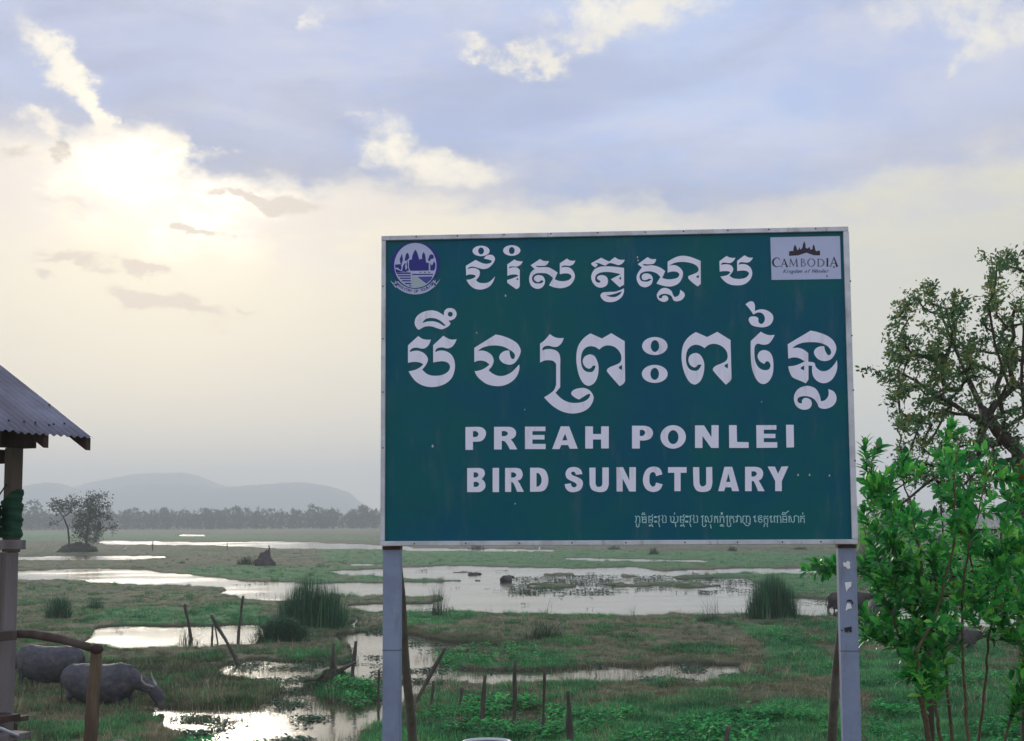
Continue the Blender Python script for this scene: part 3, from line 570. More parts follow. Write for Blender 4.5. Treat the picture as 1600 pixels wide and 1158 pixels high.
H = ((715, 655), 6.667); I_ = ((950, 655), 5.333)
for g, loops in ((H, [["82,82;215,80;260,90s;290,120s;295,160s;275,205s;240,230s;160,235;160,320;82,320", "160,127;195,127s;218,155s;200,182s;160,185"],
    ["380,80;520,80;575,90s;608,130s;600,180s;555,212;582,245;622,315;545,315;495,235s;460,225;460,316;380,316", "460,126;500,126s;525,150s;500,175s;460,176"],
    ["702,78;915,78;915,125;780,125;780,165;905,165;905,212;780,212;780,258;917,258;917,312;702,312"],
    ["985,312;1075,75;1162,75;1252,308;1168,308;1150,270;1080,270;1062,312", "1120,150;1143,220;1090,222"],
    ["1330,75;1410,75;1410,155;1495,155;1495,75;1575,75;1575,305;1495,305;1495,212;1410,212;1410,307;1330,307"],
    ["100,510;220,508;270,525s;283,575s;250,625;282,655s;288,710s;250,752s;200,760;100,760", "167,555;200,557s;218,580s;200,605s;167,607", "167,655;205,655s;225,678s;205,703s;167,705"],
    ["365,508;432,508;432,760;365,760"], ["495,508;610,508;660,525s;678,580s;660,625s;625,640;648,672;690,757;620,757;580,665s;558,655;558,758;495,758", "558,555;590,557s;612,580s;595,605s;558,608"],
    ["755,506;850,506;910,530s;942,600s;940,680s;905,740s;840,756;755,757", "822,560;850,568s;872,610s;872,660s;850,695s;822,705"],
    ["1232,580;1300,572;1285,530s;1250,505s;1200,498s;1150,515s;1125,560s;1135,610s;1175,640s;1220,660s;1242,685s;1225,708s;1195,705s;1178,668;1115,678;1130,725s;1165,755s;1220,760s;1280,735s;1305,680s;1295,635s;1250,605s;1200,585s;1182,565s;1195,548s;1220,553s"],
    ["1372,505;1437,505;1437,670;1450,700s;1475,706s;1500,695s;1508,665;1508,503;1575,503;1575,680;1555,735s;1515,758s;1460,758s;1400,735s;1375,680"]]),
    (I_, [["200,55;300,55;350,70s;375,110s;360,155s;320,175s;265,178;265,245;200,245", "265,90;295,92s;310,112s;295,137s;265,140"],
    ["725,52;800,52;862,150;862,50;922,50;922,240;860,240;787,140;787,240;725,240"], ["1008,50;1072,50;1075,190;1172,192;1172,240;1010,240"],
    ["1235,50;1403,50;1403,88;1298,88;1298,122;1395,122;1395,158;1298,158;1298,192;1410,192;1410,238;1238,240"], ["1483,47;1547,47;1550,235;1487,237"],
    ["70,400;125,400;178,510;178,400;232,400;232,603;178,603;122,495;122,603;72,603"],
    ["400,475;453,460;430,410s;380,395s;325,415s;296,470s;293,530s;320,585s;375,607s;430,590s;455,543;400,528;390,555s;370,562s;350,540s;345,500s;352,455s;375,440s;392,450s"],
    ["500,400;655,400;655,447;605,447;605,600;553,600;553,447;500,447"], ["708,400;760,400;762,530;775,557s;795,560s;815,545s;818,520;818,400;868,398;870,530;850,590s;795,607s;740,595s;712,545"],
    ["918,600;970,397;1035,397;1092,600;1035,600;1025,568;978,568;968,600", "1003,455;1020,522;985,524"],
    ["1142,397;1230,397;1275,412s;1293,450s;1280,495s;1255,512;1270,535;1305,600;1250,600;1215,520s;1197,515;1197,600;1142,600", "1195,435;1225,437s;1240,455s;1225,475s;1195,478"],
    ["1330,395;1390,395;1417,455;1445,395;1503,393;1448,517;1448,600;1393,600;1393,515"]])):
    for L in loops: Print('english_letter', M_print, 1).fill(*g, *[cor(q) for q in L]).done()
Print('english_letter', M_print, 1).fill(*I_, ell(543, 148, 106, 98), ell(543, 150, 44, 58, 24)).done()
# the small address line
S1 = ((985, 790), 17.78); S2 = ((1070, 790), 14.545); S3 = ((1170, 790), 16.0)
p = Print('khmer_address_line', M_teal, 1)
def strokes(g, w, txt, off=0):
    for q in txt.split('/'):
        pts = [tuple(map(float, a.split(','))) for a in q.split()]; p.stroke(*g, [(x+off, y) for x, y in pts], w)
strokes(S1, 24, "140,290 165,340 190,300 235,295 262,330 262,480/165,330 160,430 135,455 160,480/165,510 170,580 205,600 240,575 240,510/310,300 335,330 330,440 350,475 400,475 435,450/435,480 435,310 395,300 380,340 335,320/335,380 435,380/320,250 345,205 385,205 415,245 330,245/760,310 800,300 820,280/770,310 800,350 800,450 770,465/790,495 815,590/880,270 905,300 900,370 870,380 900,420 900,475 990,470 990,300 950,280/1095,300 1125,310 1120,430 1150,470 1290,470 1320,430 1320,310 1290,300/1180,300 1215,320 1215,400 1180,460/1228,200 1228,240/1245,495 1265,590")
for o in (0, 875): strokes(S1, 24, "500,310 520,290 545,320 590,300 620,250/515,320 515,470 610,470 620,320/545,400 620,400/515,565 545,530 590,560 520,570/590,510 625,590", o)
strokes(S1, 50, "675,320 715,320/680,445 722,445")
strokes(S2, 42, "25,250 65,250/25,365 65,365/840,165 840,195")
strokes(S2, 20, "90,250 130,240 150,225/125,250 130,370 105,380/115,410 140,480/190,215 210,240 205,290 180,300 210,330 205,385 290,380 290,250 260,230/370,260 400,235 425,235/405,250 400,450 430,480 470,470 480,430/460,250 500,240 530,290 540,370 580,385 610,360 615,260 575,250 625,225/470,260 465,370 490,380 495,340/580,435 600,515/665,260 695,240 720,260 750,240/680,280 680,385/700,270 745,290 750,390/790,260 820,240 845,270 880,240/810,280 800,380/885,270 890,385/800,460 830,430 870,430 870,460 810,465 890,470/935,260 960,235 985,240/965,250 965,460 1000,480 1040,470 1045,400/1015,260 1045,240 1075,260 1115,245/1025,280 1025,380/1045,280 1110,290 1115,390/1150,260 1195,250 1200,215/1190,260 1190,370 1155,380 1180,340/1200,245 1250,240 1275,270 1280,390/1325,250 1315,370 1350,400 1390,450 1440,460 1480,420 1440,400/1325,240 1400,240 1400,390/1400,240 1470,245 1485,300 1480,420")
strokes(S3, 22, "115,300 140,265 170,255 150,290 150,400 175,420 180,380/230,300 250,260 320,255 330,290 240,320 245,390 280,425 330,400 330,350 240,340/370,290 400,260 430,285 480,260/385,320 475,320 475,425/385,330 380,420 410,410/380,530 390,460 460,450 465,530/520,300 545,265 575,255 555,290 550,400 570,425 590,390/625,300 640,260 700,275 715,260 795,265 805,430/640,290 635,420 660,410/715,290 715,430/845,280 870,260 900,275 945,260/855,300 850,415 945,420 945,300/865,350 945,350/830,225 850,170 900,180 930,215 835,220/920,190 995,135/990,280 1030,260 1050,300 1070,400 1110,425 1140,390 1135,280/1010,290 1005,415 1035,410/1130,275 1170,255 1240,270 1250,430/1280,290 1310,260 1340,285 1395,260/1300,320 1295,420 1315,400/1305,315 1385,320 1385,430/1350,180 1350,220")
p.done()['kind'] = 'stuff'
# round ministry emblem
def text_on(name, body, m, parent, size, place, gap=1.0, shear=0.0):
    """place(i, n) -> (u, v, angle) for each letter"""
    b = MB(); b.smooth = False
    for i, ch in enumerate(body):
        if ch == ' ': continue
        cu = bpy.data.curves.new(name, 'FONT'); cu.body = ch; cu.align_x = 'CENTER'; cu.align_y = 'CENTER'; cu.size = size; cu.offset = size*.02; cu.resolution_u = 2; cu.shear = shear
        o = bpy.data.objects.new(name, cu); C.objects.link(o); bpy.context.view_layer.update(); me = o.to_mesh(); u, v, a = place(i, len(body)); ca, sa = math.cos(a), math.sin(a)
        b.add([sl(u+q.co.x*ca-q.co.y*sa, v+q.co.x*sa+q.co.y*ca, .0032) for q in me.vertices], [tuple(f.vertices) for f in me.polygons]); o.to_mesh_clear(); bpy.data.objects.remove(o)
    return link(name, b.mesh(name, m), parent)
EM = ((600, 370), 11.58)
p = Print('round_emblem', M_navy, 1); p.fill(*EM, [(565+448*(1+.02*math.cos(22*t))*math.cos(t), 500+405*(1+.02*math.cos(22*t))*math.sin(t)) for t in [2*math.pi*i/132 for i in range(132)]]); emb = p.done()
p = Print('emblem_field', M_pale, 2, emb); p.fill(*EM, ell(568, 520, 382, 408, 48)).fill(*EM, [(568+420*math.cos(R(a)), 520+425*math.sin(R(a))) for a in range(38, 143, 5)]+[(568+510*math.cos(R(a)), 520+525*math.sin(R(a))) for a in range(142, 37, -5)]); 
p.fill(*EM, cor("110,790;200,860;205,790;245,850;215,930")).fill(*EM, cor("1020,765;935,850;930,770;900,850;922,910")); p.done()
p = Print('emblem_drawing', M_navy, 3, emb)
p.fill(*EM, cor("480,618;452,560;455,420;505,412;512,350;540,280s;568,235;598,280s;622,350;635,407;690,402;688,340;702,305s;718,275;736,305s;750,350;757,430;768,472;812,470;812,612"))
p.fill(*EM, cor("375,430;390,350;402,315s;422,290;447,320s;458,395;440,400;425,425;385,440"))
p.fill(*EM, outline("285,410;300,370;325,305c;335,360;342,420;325,480;310,530c;300,480")).fill(*EM, cor("200,505;300,497;322,560;300,610;250,560;205,565"))
p.fill(*EM, outline("330,610;345,540;370,490;400,480c;385,530;395,600;420,560;410,500;430,420c;435,520;450,610c;345,640")).fill(*EM, cor("205,580;300,620;460,640;215,645"))
for x0, y, w in ((222, 662, 26), (245, 708, 24), (280, 752, 24), (318, 798, 24), (372, 848, 26), (450, 890, 22)): p.fill(*EM, cor(f"{x0},{y-w/2};{482},{y-w/2};{490 if y<800 else 505},{y+w/2};{x0+18},{y+w/2}"))
p.fill(*EM, cor("510,672;892,672;885,692;510,695")).fill(*EM, outline("840,480c;870,515;905,450;930,490;928,560;905,612c;838,612c")); 
for x in (660, 740, 820): p.fill(*EM, ell(x, 645, 18, 9, 8))
p.fill(*EM, outline("805,400;830,330;870,320;900,350;895,395;850,405;830,440;805,435;795,415")); p.done()
p = Print('emblem_water', M_blue, 3, emb); p.fill(*EM, cor("605,725;880,718;855,775;765,850;700,800")); p.done()
p = Print('emblem_path', M_silver, 3, emb); p.fill(*EM, cor("500,715;600,725;745,860;640,915s;520,910;495,840")); p.done()
p = Print('emblem_lines', M_pale, 4, emb); p.stroke(*EM, [(822, 612), (824, 450)], 14); p.stroke(*EM, [(640, 408), (640, 425)], 5); p.stroke(*EM, [(445, 470), (440, 560), (490, 640)], 12); p.done()
ec = s_uv(600+568/11.58, 370+520/11.58)
text_on('emblem_lettering', 'MINISTRY OF TOURISM', M_navy, emb, .026, lambda i, n: (lambda a: (ec[0]+.165*math.sin(a), ec[1]-.170*math.cos(a), a))(R(-44+88*i/(n-1))))
# tourism logo panel
LG = ((1195, 360), 12.31)
p = Print('tourism_logo_panel', M_pale, 1); p.fill(*LG, cor("105,135;1445,110;1470,935;130,955")); lgo = p.done()
p = Print('logo_temple', M_ink, 2, lgo); p.fill(*LG, cor("465,492;468,408;500,398;545,400;555,330;580,272;610,330;622,380;648,370;662,320;680,366;705,360;722,330;735,270;757,205;780,262;786,335;812,350;835,345;858,315;878,372;915,362;920,310;937,270;960,312;972,385;1000,405;1030,388;1060,395;1062,482;940,480;800,430;640,482")); p.done()
p = Print('logo_lettering', M_ink, 2, lgo)
for L in ([(290, 575, 8), (272, 538, 14), (220, 524, 14), (168, 565, 32), (153, 620, 40), (172, 672, 32), (225, 706, 15), (290, 685, 10)], [(318, 700, 10), (372, 560, 12)], [(370, 548, 16), (428, 700, 34)], [(340, 650, 11), (405, 650, 11)],
          [(1203, 545, 32), (1203, 690, 32)], [(1262, 690, 12), (1332, 525, 14)], [(1328, 515, 16), (1388, 690, 40)], [(1285, 635, 11), (1365, 635, 11)], [(305, 702, 8), (335, 702, 8)], [(405, 702, 8), (445, 702, 8)], [(1185, 545, 9), (1222, 545, 9)], [(1185, 690, 9), (1222, 690, 9)], [(1245, 692, 8), (1280, 692, 8)], [(1360, 692, 8), (1405, 692, 8)], [(1330, 695, 22), (1328, 720, 22)]): p.stroke(*LG, L)
p.done()
p = Print('faded_logo_lettering', M_ink2, 2, lgo)
for L in ([(482, 695, 11), (492, 560, 14)], [(492, 552, 26), (552, 682, 22)], [(552, 682, 11), (606, 560, 13)], [(608, 552, 28), (622, 695, 30)], [(707, 550, 24), (707, 695, 24)], [(705, 552, 11), (755, 560, 16), (760, 590, 22), (740, 612, 12), (705, 615, 9)], [(740, 614, 10), (775, 635, 18), (780, 665, 24), (755, 690, 14), (705, 694, 9)],
          [(1027, 550, 26), (1027, 692, 26)], [(1025, 552, 11), (1100, 560, 16), (1138, 608, 30), (1130, 660, 26), (1085, 690, 13), (1025, 691, 9)], [(465, 697, 8), (500, 697, 8)], [(600, 697, 8), (645, 697, 8)]): p.stroke(*LG, L)
p.fill(*LG, ell(893, 620, 80, 80, 28), ell(893, 620, 52, 67, 24)); p.fill(*LG, ell(1195, 882, 18, 18, 8)); p.done()
u0, v0 = s_uv(1195+370/12.31, 360+790/12.31); u1, v1 = s_uv(1195+1190/12.31, 360+785/12.31)
text_on('logo_tagline', 'Kingdom of Wonder', M_ink2, lgo, .030, lambda i, n: (u0+(u1-u0)*i/(n-1), v0+(v1-v0)*i/(n-1), .05), shear=.5)

M_speck = mat('bird_droppings', (.45, .50, .52), .8)
for (x, y, r_) in ((790, 462, 1.3), (676, 697, 1.6), (1247, 742, 1.3), (1265, 742, 1.2), (1296, 743, 1.2), (996, 402, 1.1), (997, 407, 1.1), (805, 787, .9), (745, 520, .9), (820, 640, .8), (1190, 628, .8)):
    Print('dropping', M_speck, 2).fill((x, y), 1.0, [(r_*math.cos(a)*(1+.3*math.sin(3*a)), 1.5*r_*math.sin(a)) for a in [i*.7 for i in range(9)]]).done()

# ------------------------------------------------------------------ the open wooden hut on the left
def part(name, b, m, root, smooth=None, bev=0, kind=None, shift=True):
    me = b.mesh(name, m, smooth)
    if bev: bevel_mesh(me, bev)
    if shift:
        top = root
        while top.parent: top = top.parent
        inv = (Matrix.Translation(top.location) @ Matrix.Rotation(top.rotation_euler[2], 4, 'Z')).inverted(); me.transform(inv)
    return tag(link(name, me, root), kind=kind)
A27 = R(27); EE = Vector((-math.sin(A27), -math.cos(A27), 0)); SS = Vector((-math.cos(A27), math.sin(A27), 0)); UP = Vector((0, 0, 1))
RC = at_y(142, 684, 12.0); P0 = at_y(22, 900, 12.0); P0.z = 0; TP = .618
hut = empty('wooden_hut', (P0.x, P0.y, gz(P0.x, P0.y)))
tag(hut, 'open wooden hut with a corrugated metal roof, green netting and a stair rail', 'hut')
M_tin = mat('corrugated_tin', (.20, .20, .265), .5, metal=.2, c2=(.12, .115, .145), vscale=1.6, var=.15, bump=.15, bscale=40)
M_dark = mat('dark_timber', (.040, .022, .020), .85, c2=(.075, .040, .034), vscale=3, var=.25, bump=.6, bscale=30, stretch=(1, 1, .3))
M_old = mat('old_timber', (.12, .095, .085), .85, c2=(.07, .048, .042), vscale=4, var=.25, bump=.7, bscale=30, stretch=(1, 1, .12))
M_lav = mat('painted_timber', (.21, .19, .21), .8, c2=(.12, .10, .10), vscale=4, var=.18, bump=.6, bscale=22, stretch=(1, 1, .12))
M_net = mat('green_net', (.012, .085, .042), .8, c2=(.006, .038, .028), vscale=9, var=.25, bump=.9, bscale=40, stretch=(.4, .4, 3))
M_bark = mat('rough_log', (.17, .125, .09), .9, c2=(.07, .045, .035), vscale=6, var=.3, bump=1, bscale=16, stretch=(1, 1, .15))
def roof_pt(e, s): return RC+EE*e+SS*s+UP*(TP*s)
nrm = (SS*(-TP)+UP).normalized()
def sheet(e0, e1, s0, s1, lift, other=False):
    b = MB(); ne = int((e1-e0)/.0095); ns = 5; th = .0012
    for side in (0, 1):
        for j in range(ns+1):
            for i in range(ne+1):
                e = e0+(e1-e0)*i/ne; s = s0+(s1-s0)*j/ns; q = roof_pt(e, s)
                if other: q = RC+EE*e+SS*(3.8-s)+UP*(TP*s)
                b.v.append(tuple(q+UP*(lift+.009*math.sin(2*math.pi*e/.076)-th*side)))
    n = ne+1; o = n*(ns+1)
    for j in range(ns):
        for i in range(ne):
            q = (j*n+i, j*n+i+1, (j+1)*n+i+1, (j+1)*n+i); b.f += [q, tuple(k+o for k in q[::-1])]; b.m += [0, 0]
    for i in range(ne): b.f.append((i, i+1, i+1+o, i+o)); b.m.append(0)
    return part('roof_sheet', b, M_tin, hut)
for k in range(5):
    sheet(-.02+k*.76, -.02+k*.76+.84, -.02+.012*(k % 2), 1.93, .012+.004*(k % 2)); sheet(-.02+k*.76, -.02+k*.76+.84, 0, 1.93, .012+.004*(k % 2), True)
for e, s in ((.05, .42), (.16, .14), (.30, .12), (.37, .10), (.50, .12), (.62, .12), (.78, .12), (.45, .9), (.60, .95), (.2, .9), (.9, .9)):
    q = roof_pt(e, s); screws = MB(); screws.tube([q+UP*.02, q+UP*.034], [.011, .007], 6); part('screw', screws, M_black, hut)
rg = MB(); rg.smooth = False; rg.box(RC+EE*1.9+SS*1.9+UP*(TP*1.9+.03), EE*3.9, SS*.3, UP*.01); part('ridge_cap', rg, M_tin, hut)
def rafter(e, w=.055, h=.105, other=False):
    b = MB(); b.smooth = False; vs = []
    for s in (.0, 1.88):
        for de in (-w/2, w/2):
            for dz in (-.004, -h):
                q = roof_pt(e+de, s) if not other else RC+EE*(e+de)+SS*(3.8-s)+UP*(TP*s)
                vs.append(q+UP*dz)
    b.add(vs, [(0, 1, 3, 2), (4, 6, 7, 5), (0, 4, 5, 1), (2, 3, 7, 6), (0, 2, 6, 4), (1, 5, 7, 3)]); part('rafter', b, M_dark, hut)
for e in (.03, .50, 1.0, 1.5, 2.0, 2.5, 3.0, 3.5): rafter(e); rafter(e, other=True)
es, ss = .29, .57
def hp(e, s, z): q = RC+EE*e+SS*s; return Vector((q.x, q.y, z))
def beam(e0, e1, s0, s1, z0, z1, m=M_dark, name='beam'):
    b = MB(); b.smooth = False; b.box(hp((e0+e1)/2, (s0+s1)/2, (z0+z1)/2), EE*(e1-e0), SS*(s1-s0), UP*(z1-z0)); return part(name, b, m, hut, bev=.004)
beam(.10, 3.7, ss-.07, ss+.07, 5.115, 5.30); beam(.20, 3.7, ss-.05, ss+.05, 5.302, 5.44)
beam(.20, 3.7, 3.8-ss-.07, 3.8-ss+.07, 5.115, 5.30); beam(.20, 3.7, 3.8-ss-.05, 3.8-ss+.05, 5.302, 5.44)
beam(es-.02, es+.06, ss+.09, 3.1, 4.985, 5.10)
def hpost(e, s, z0, z1, w, m, dx=0, rot=50):
    a = R(rot); b = MB(); b.smooth = False; q = hp(e, s, (z0+z1)/2); q.x += dx
    b.box(q, Vector((math.cos(a), math.sin(a), 0))*w, Vector((-math.sin(a), math.cos(a), 0))*w, UP*(z1-z0)); return part('post', b, m, hut, bev=.005)
hpost(es, ss, 4.26, 5.112, .108, M_old, .008); hpost(es, ss, 1.8, 4.258, .114, M_lav, -.010)
for e, s in ((3.0, ss), (es, 3.2), (3.0, 3.2)): hpost(e, s, 1.8, 5.112, .11, M_old)
# plank rail, hand rails, floor
def plank(pa, pb, w, h, m, name):
    d = (pb-pa); side = d.cross(UP).normalized(); b = MB(); b.smooth = False; b.box((pa+pb)/2, d, side*w, (side.cross(d)).normalized()*h); return part(name, b, m, hut, bev=.005)
q0 = at_y(39, 851, 11.88); plank(q0, q0+EE*2.6+UP*.02, .03, .075, M_lav, 'rail')
q0 = at_y(24, 992, 11.86); plank(q0, q0+EE*2.6, .05, .075, M_old, 'rail')
hr = MB(); pts = [(28, 990, 11.88), (50, 991, 11.85), (75, 995, 11.82), (100, 1000, 11.78), (125, 1007, 11.74), (146, 1013, 11.70)]
hr.tube([at_y(*p) for p in pts], [.038, .037, .037, .036, .035, .034], 10, flat=.8, jit=.06); part('stair_rail', hr, M_old, hut)
nw = MB(); n0, n1 = at_y(151, 1010, 11.66), at_y(138.5, 1190, 11.66); k = 14
nw.tube([n0.lerp(n1, i/k*1.25)+Vector((math.sin(i*.9)*.004, 0, 0)) for i in range(k+1)], [.045+.0011*i for i in range(k+1)], 12, jit=.12); part('newel_post', nw, M_bark, hut)
kb = MB(); kb.tube([at_y(146, 1013, 11.62), at_y(150, 1014, 11.56), at_y(155, 1015, 11.52)], [.038, .042, .034], 10, jit=.1); part('rail_end', kb, M_dark, hut)
for i in range(9): beam(-.05+.01*(i % 2), 3.4, ss+.08+i*.16, ss+.08+i*.16+.15, 2.86, 2.90, M_old, 'floor_plank')
beam(.1, 3.4, ss+.05, ss+.15, 2.70, 2.858)
q0 = at_y(17, 1119, 11.9); plank(q0, q0+EE*1.0, .22, .05, M_dark, 'step'); q0 = at_y(36, 1147, 11.7); plank(q0, q0+EE*.7, .18, .05, M_lav, 'step')
q0 = at_y(28, 1150, 11.5); st = MB(); st.tube([q0, at_y(-20, 1130, 11.3)], .014, 8); part('step_rail', st, M_frame, hut)
# netting wrapped round the post and stretched to the next one
nt = MB(); NR = 26; prof = []
cpost = hp(es, ss, 0); cpost.x += .004
for j in range(NR+1):
    f = j/NR; row = []
    for i in range(17):
        a = R(50+45)+2*math.pi*i/16; rr = .088/ max(abs(math.cos(a-R(50))), abs(math.sin(a-R(50))), .80)*.80
        zt = 4.775-.12*(.5-.5*math.cos(a-R(-20))); z = 4.375+(zt-4.375)*f
        rr += .007*math.sin(j*.85+i*1.05)+.004*math.sin(j*2.3-i*1.7)+.003*math.sin(j*1.7+i*2.9); row.append(Vector((cpost.x+rr*math.cos(a), cpost.y+rr*math.sin(a), z)))
    prof.append(row)
for r_ in prof: nt.v += [tuple(v) for v in r_]
for j in range(NR):
    for i in range(16): nt.f.append((j*17+i, j*17+i+1, (j+1)*17+i+1, (j+1)*17+i)); nt.m.append(0)
part('netting', nt, M_net, hut)
nt = MB()
for sd_ in (0, 1):
    for j in range(13):
        for i in range(41):
            t = i/40; e = es+.03+t*2.7; f = j/12; sag = .10*math.sin(math.pi*t)+.11*t*0; zt = 4.68-.04*f-sag*(1-f)+.02*math.sin(t*9); zb = 4.375+.02*math.sin(t*14)
            q = hp(e, ss+.07+sd_*.004+.025*math.sin(j*1.9+t*11)*(1-abs(f-.5)), zb+(zt-zb)*f); nt.v.append(tuple(q))
for sd_ in (0, 1):
    for j in range(12):
        for i in range(40): o = sd_*533; q = (o+j*41+i, o+j*41+i+1, o+(j+1)*41+i+1, o+(j+1)*41+i); nt.f.append(q if sd_ else q[::-1]); nt.m.append(0)
part('netting', nt, M_net, hut)
co = MB(); co.tube([at_y(10, 757, 11.95), at_y(-2, 775, 11.8), at_y(-40, 800, 11.5)], .007, 6); part('cord', co, M_net, hut)

# ------------------------------------------------------------------ jars near the hut and under the sign
M_clay = mat('clay', (.16, .10, .085), .8, c2=(.08, .05, .045), vscale=8, var=.2, bump=.5, bscale=40); M_in = mat('jar_inside', (.07, .07, .08), .9)
M_conc = mat('glazed_jar', (.20, .20, .24), .6, c2=(.12, .12, .15), vscale=6, var=.2, bump=.3, bscale=30); M_rim = mat('jar_rim', (.55, .57, .62), .5, var=.1)
def lathe(prof, n=28):
    b = MB()
    for r_, z in prof: b.v += [(r_*math.cos(2*math.pi*i/n), r_*math.sin(2*math.pi*i/n), z) for i in range(n)]
    for j in range(len(prof)-1):
        for i in range(n): b.f.append((j*n+i, j*n+(i+1) % n, (j+1)*n+(i+1) % n, (j+1)*n+i)); b.m.append(0)
    return b
q = at_y(761, 1158, 13.0); gj = gz(q.x, q.y)-.02; hj = q.z-gj
jar = empty('water_jar', (q.x, q.y, gj)); tag(jar, 'round grey water jar with a pale rim just below the middle of the sign', 'jar')
link('jar_body', lathe([(.02, 0), (.17, 0), (.25, hj*.35), (.26, hj*.6), (.21, hj-.03), (.19, hj-.03), (.235, hj*.6), (.2, .1), (.0, .06)]).mesh('jar_body', M_conc), jar)
link('jar_rim', lathe([(.205, hj-.032), (.218, hj-.02), (.215, hj), (.195, hj+.002), (.188, hj-.02)]).mesh('jar_rim', M_rim), jar)
q = at_y(188, 1176, 11.2); pot = empty('clay_pot', (q.x, q.y, q.z-.16)); tag(pot, 'brown rounded clay pot on the bank beside the rough newel post', 'pot')
me = lathe([(.0, .0), (.06, .0), (.135, .06), (.155, .16), (.13, .25), (.10, .285), (.105, .30), (.09, .30), (.085, .27)]).mesh('pot_body', M_clay); me.transform(Matrix.Translation((0, 0, .10)) @ Matrix.Rotation(R(62), 4, 'X') @ Matrix.Translation((0, 0, -.15))); link('pot_body', me, pot)
hb_ = q.z-.16-gz(q.x, q.y)
sm = MB(); sm.tube([(0, 0, -hb_-.05), (0, 0, .02)], [.12, .10], 12, jit=.1); link('stump_base', sm.mesh('stump_base', M_bark), pot)

# ------------------------------------------------------------------ stakes
M_stk = mat('stake_wood', (.055, .045, .042), .9, c2=(.12, .105, .09), vscale=5, var=.25, bump=.7, bscale=20, stretch=(1, 1, .2))
STK = [((380, 931), (372, 1008), 5.5, 'thin bent stake standing at the right end of the left pond', 0), ((330, 961), (373, 1038), 7, 'long stake leaning steeply right across the left pond shore', 0),
 ((332, 975), (331, 1004), 4.5, 'short dark stake just behind the leaning stake at the left pond', 0), ((336, 978), (340, 1004), 3.2, 'thinnest short twig stake behind the leaning stake', 0), ((289, 944), (299, 1000), 6, 'crooked stake rising from the spiky tuft at the left pond', 0),
 ((556, 1002), (549, 1071), 8, 'upright stake in the weedy water just left of the left sign post', 0), ((592, 1047), (591, 1112), 5, 'dark stake half hidden behind the left sign post', 0),
 ((695, 1013), (645, 1106), 8, 'pole leaning to the right between the left sign post and the stakes', 0), ((677, 1064), (672, 1122), 6.5, 'short dark stake right of the leaning pole', 0), ((722, 1074), (716, 1122), 5, 'shortest thin stake with a knotted top left of the fence stakes', 1),
 ((758, 1055), (752, 1140), 9, 'reddish brown stake leaning slightly left of the tall stake', 0), ((805, 1031), (801, 1152), 8.5, 'tallest thin straight stake under the middle of the sign', 0), ((851, 1047), (848, 1158), 6, 'slim pale stake between the tall stake and the thick pointed stub', 0),
 ((887, 1080), (893, 1185), 15, 'thick dark pointed stub right of the slim pale stake', 2), ((1138, 1135), (1130, 1190), 11, 'blunt stake top poking up at the bottom edge, far right of the others', 0),
 ((239, 845), (238.5, 862), 2.4, 'thin distant post in the flooded field, left one', 0), ((355, 848), (355, 861), 2.2, 'thin distant post in the flooded field just left of the dark stump mound', 0)]
for (t, b0, w, lab, kind) in STK:
    base = at_z(*b0, 0.02); Y = base.y; top = at_y(*t, Y-.1); r_ = w*.40*Y/FPX; b = MB(); n = 9; pts, rr = [], []
    d = (top-base)
    for i in range(n+1):
        f = i/n; pts.append(base-d*.08+d*1.08*f+Vector((mnoise.noise(Vector((f*3, w, t[0])))*.05*d.length*.5, 0, 0)*1) if 0 < i < n else (base-d*.15 if i == 0 else top)); rr.append(r_*(1.08-.25*f)*(1+.15*math.sin(f*9+w)))
    if kind == 2: rr = [r_*k for k in (.8, .85, .9, .85, 1.0, .85, .7, .62, .5, .42)]
    if kind == 1: rr[-1] *= 1.9; rr[-2] *= 1.8
    base2 = Vector((base.x, base.y, 0)); b.v = []; b.tube([p-base2 for p in pts], rr, 8, jit=.15)
    o = link('stake', b.mesh('stake', M_stk), loc=base2); tag(o, lab, 'stake', 'old fence stakes in the marsh')

# ------------------------------------------------------------------ buffaloes
def loft(b, path, n=16):
    vs, fs = [], []
    for i, (x, y, z, hw, hh) in enumerate(path):
        a = path[max(i-1, 0)]; c = path[min(i+1, len(path)-1)]; d = Vector((c[0]-a[0], c[1]-a[1], c[2]-a[2])).normalized()
        side = Vector((0, 0, 1)).cross(d); side = side.normalized() if side.length > .25 else Vector((0, 1, 0)); up = d.cross(side).normalized()
        for k in range(n):
            t = 2*math.pi*k/n; vs.append(Vector((x, y, z))+side*hw*math.cos(t)+up*hh*math.sin(t))
    for i in range(len(path)-1):
        for k in range(n): fs.append((i*n+k, i*n+(k+1) % n, (i+1)*n+(k+1) % n, (i+1)*n+k))
    fs.append(tuple(range(n))[::-1]); fs.append(tuple((len(path)-1)*n+k for k in range(n))); b.add(vs, fs)
def remesh(me, vox, sm=6):
    o = bpy.data.objects.new('tmp', me); C.objects.link(o)
    md = o.modifiers.new('r', 'REMESH'); md.mode = 'VOXEL'; md.voxel_size = vox; md.use_smooth_shade = True
    s = o.modifiers.new('s', 'SMOOTH'); s.iterations = sm; s.factor = .5
    bpy.context.view_layer.update(); dg = bpy.context.evaluated_depsgraph_get(); r_ = bpy.data.meshes.new_from_object(o.evaluated_get(dg)); bpy.data.objects.remove(o)
    r_.polygons.foreach_set('use_smooth', [True]*len(r_.polygons)); return r_
M_hide = mat('buffalo_hide', (.046, .048, .068), .6, c2=(.085, .078, .085), vscale=4.5, var=.5, bump=1, bscale=9, spec=.25)
M_hide2 = mat('buffalo_dark_hide', (.016, .012, .014), .6, c2=(.030, .022, .022), vscale=2.2, var=.3, bump=.5, bscale=25)
M_horn = mat('horn', (.30, .28, .27), .5); M_eye = mat('eye', (.01, .01, .01), .15)
BUF = {}
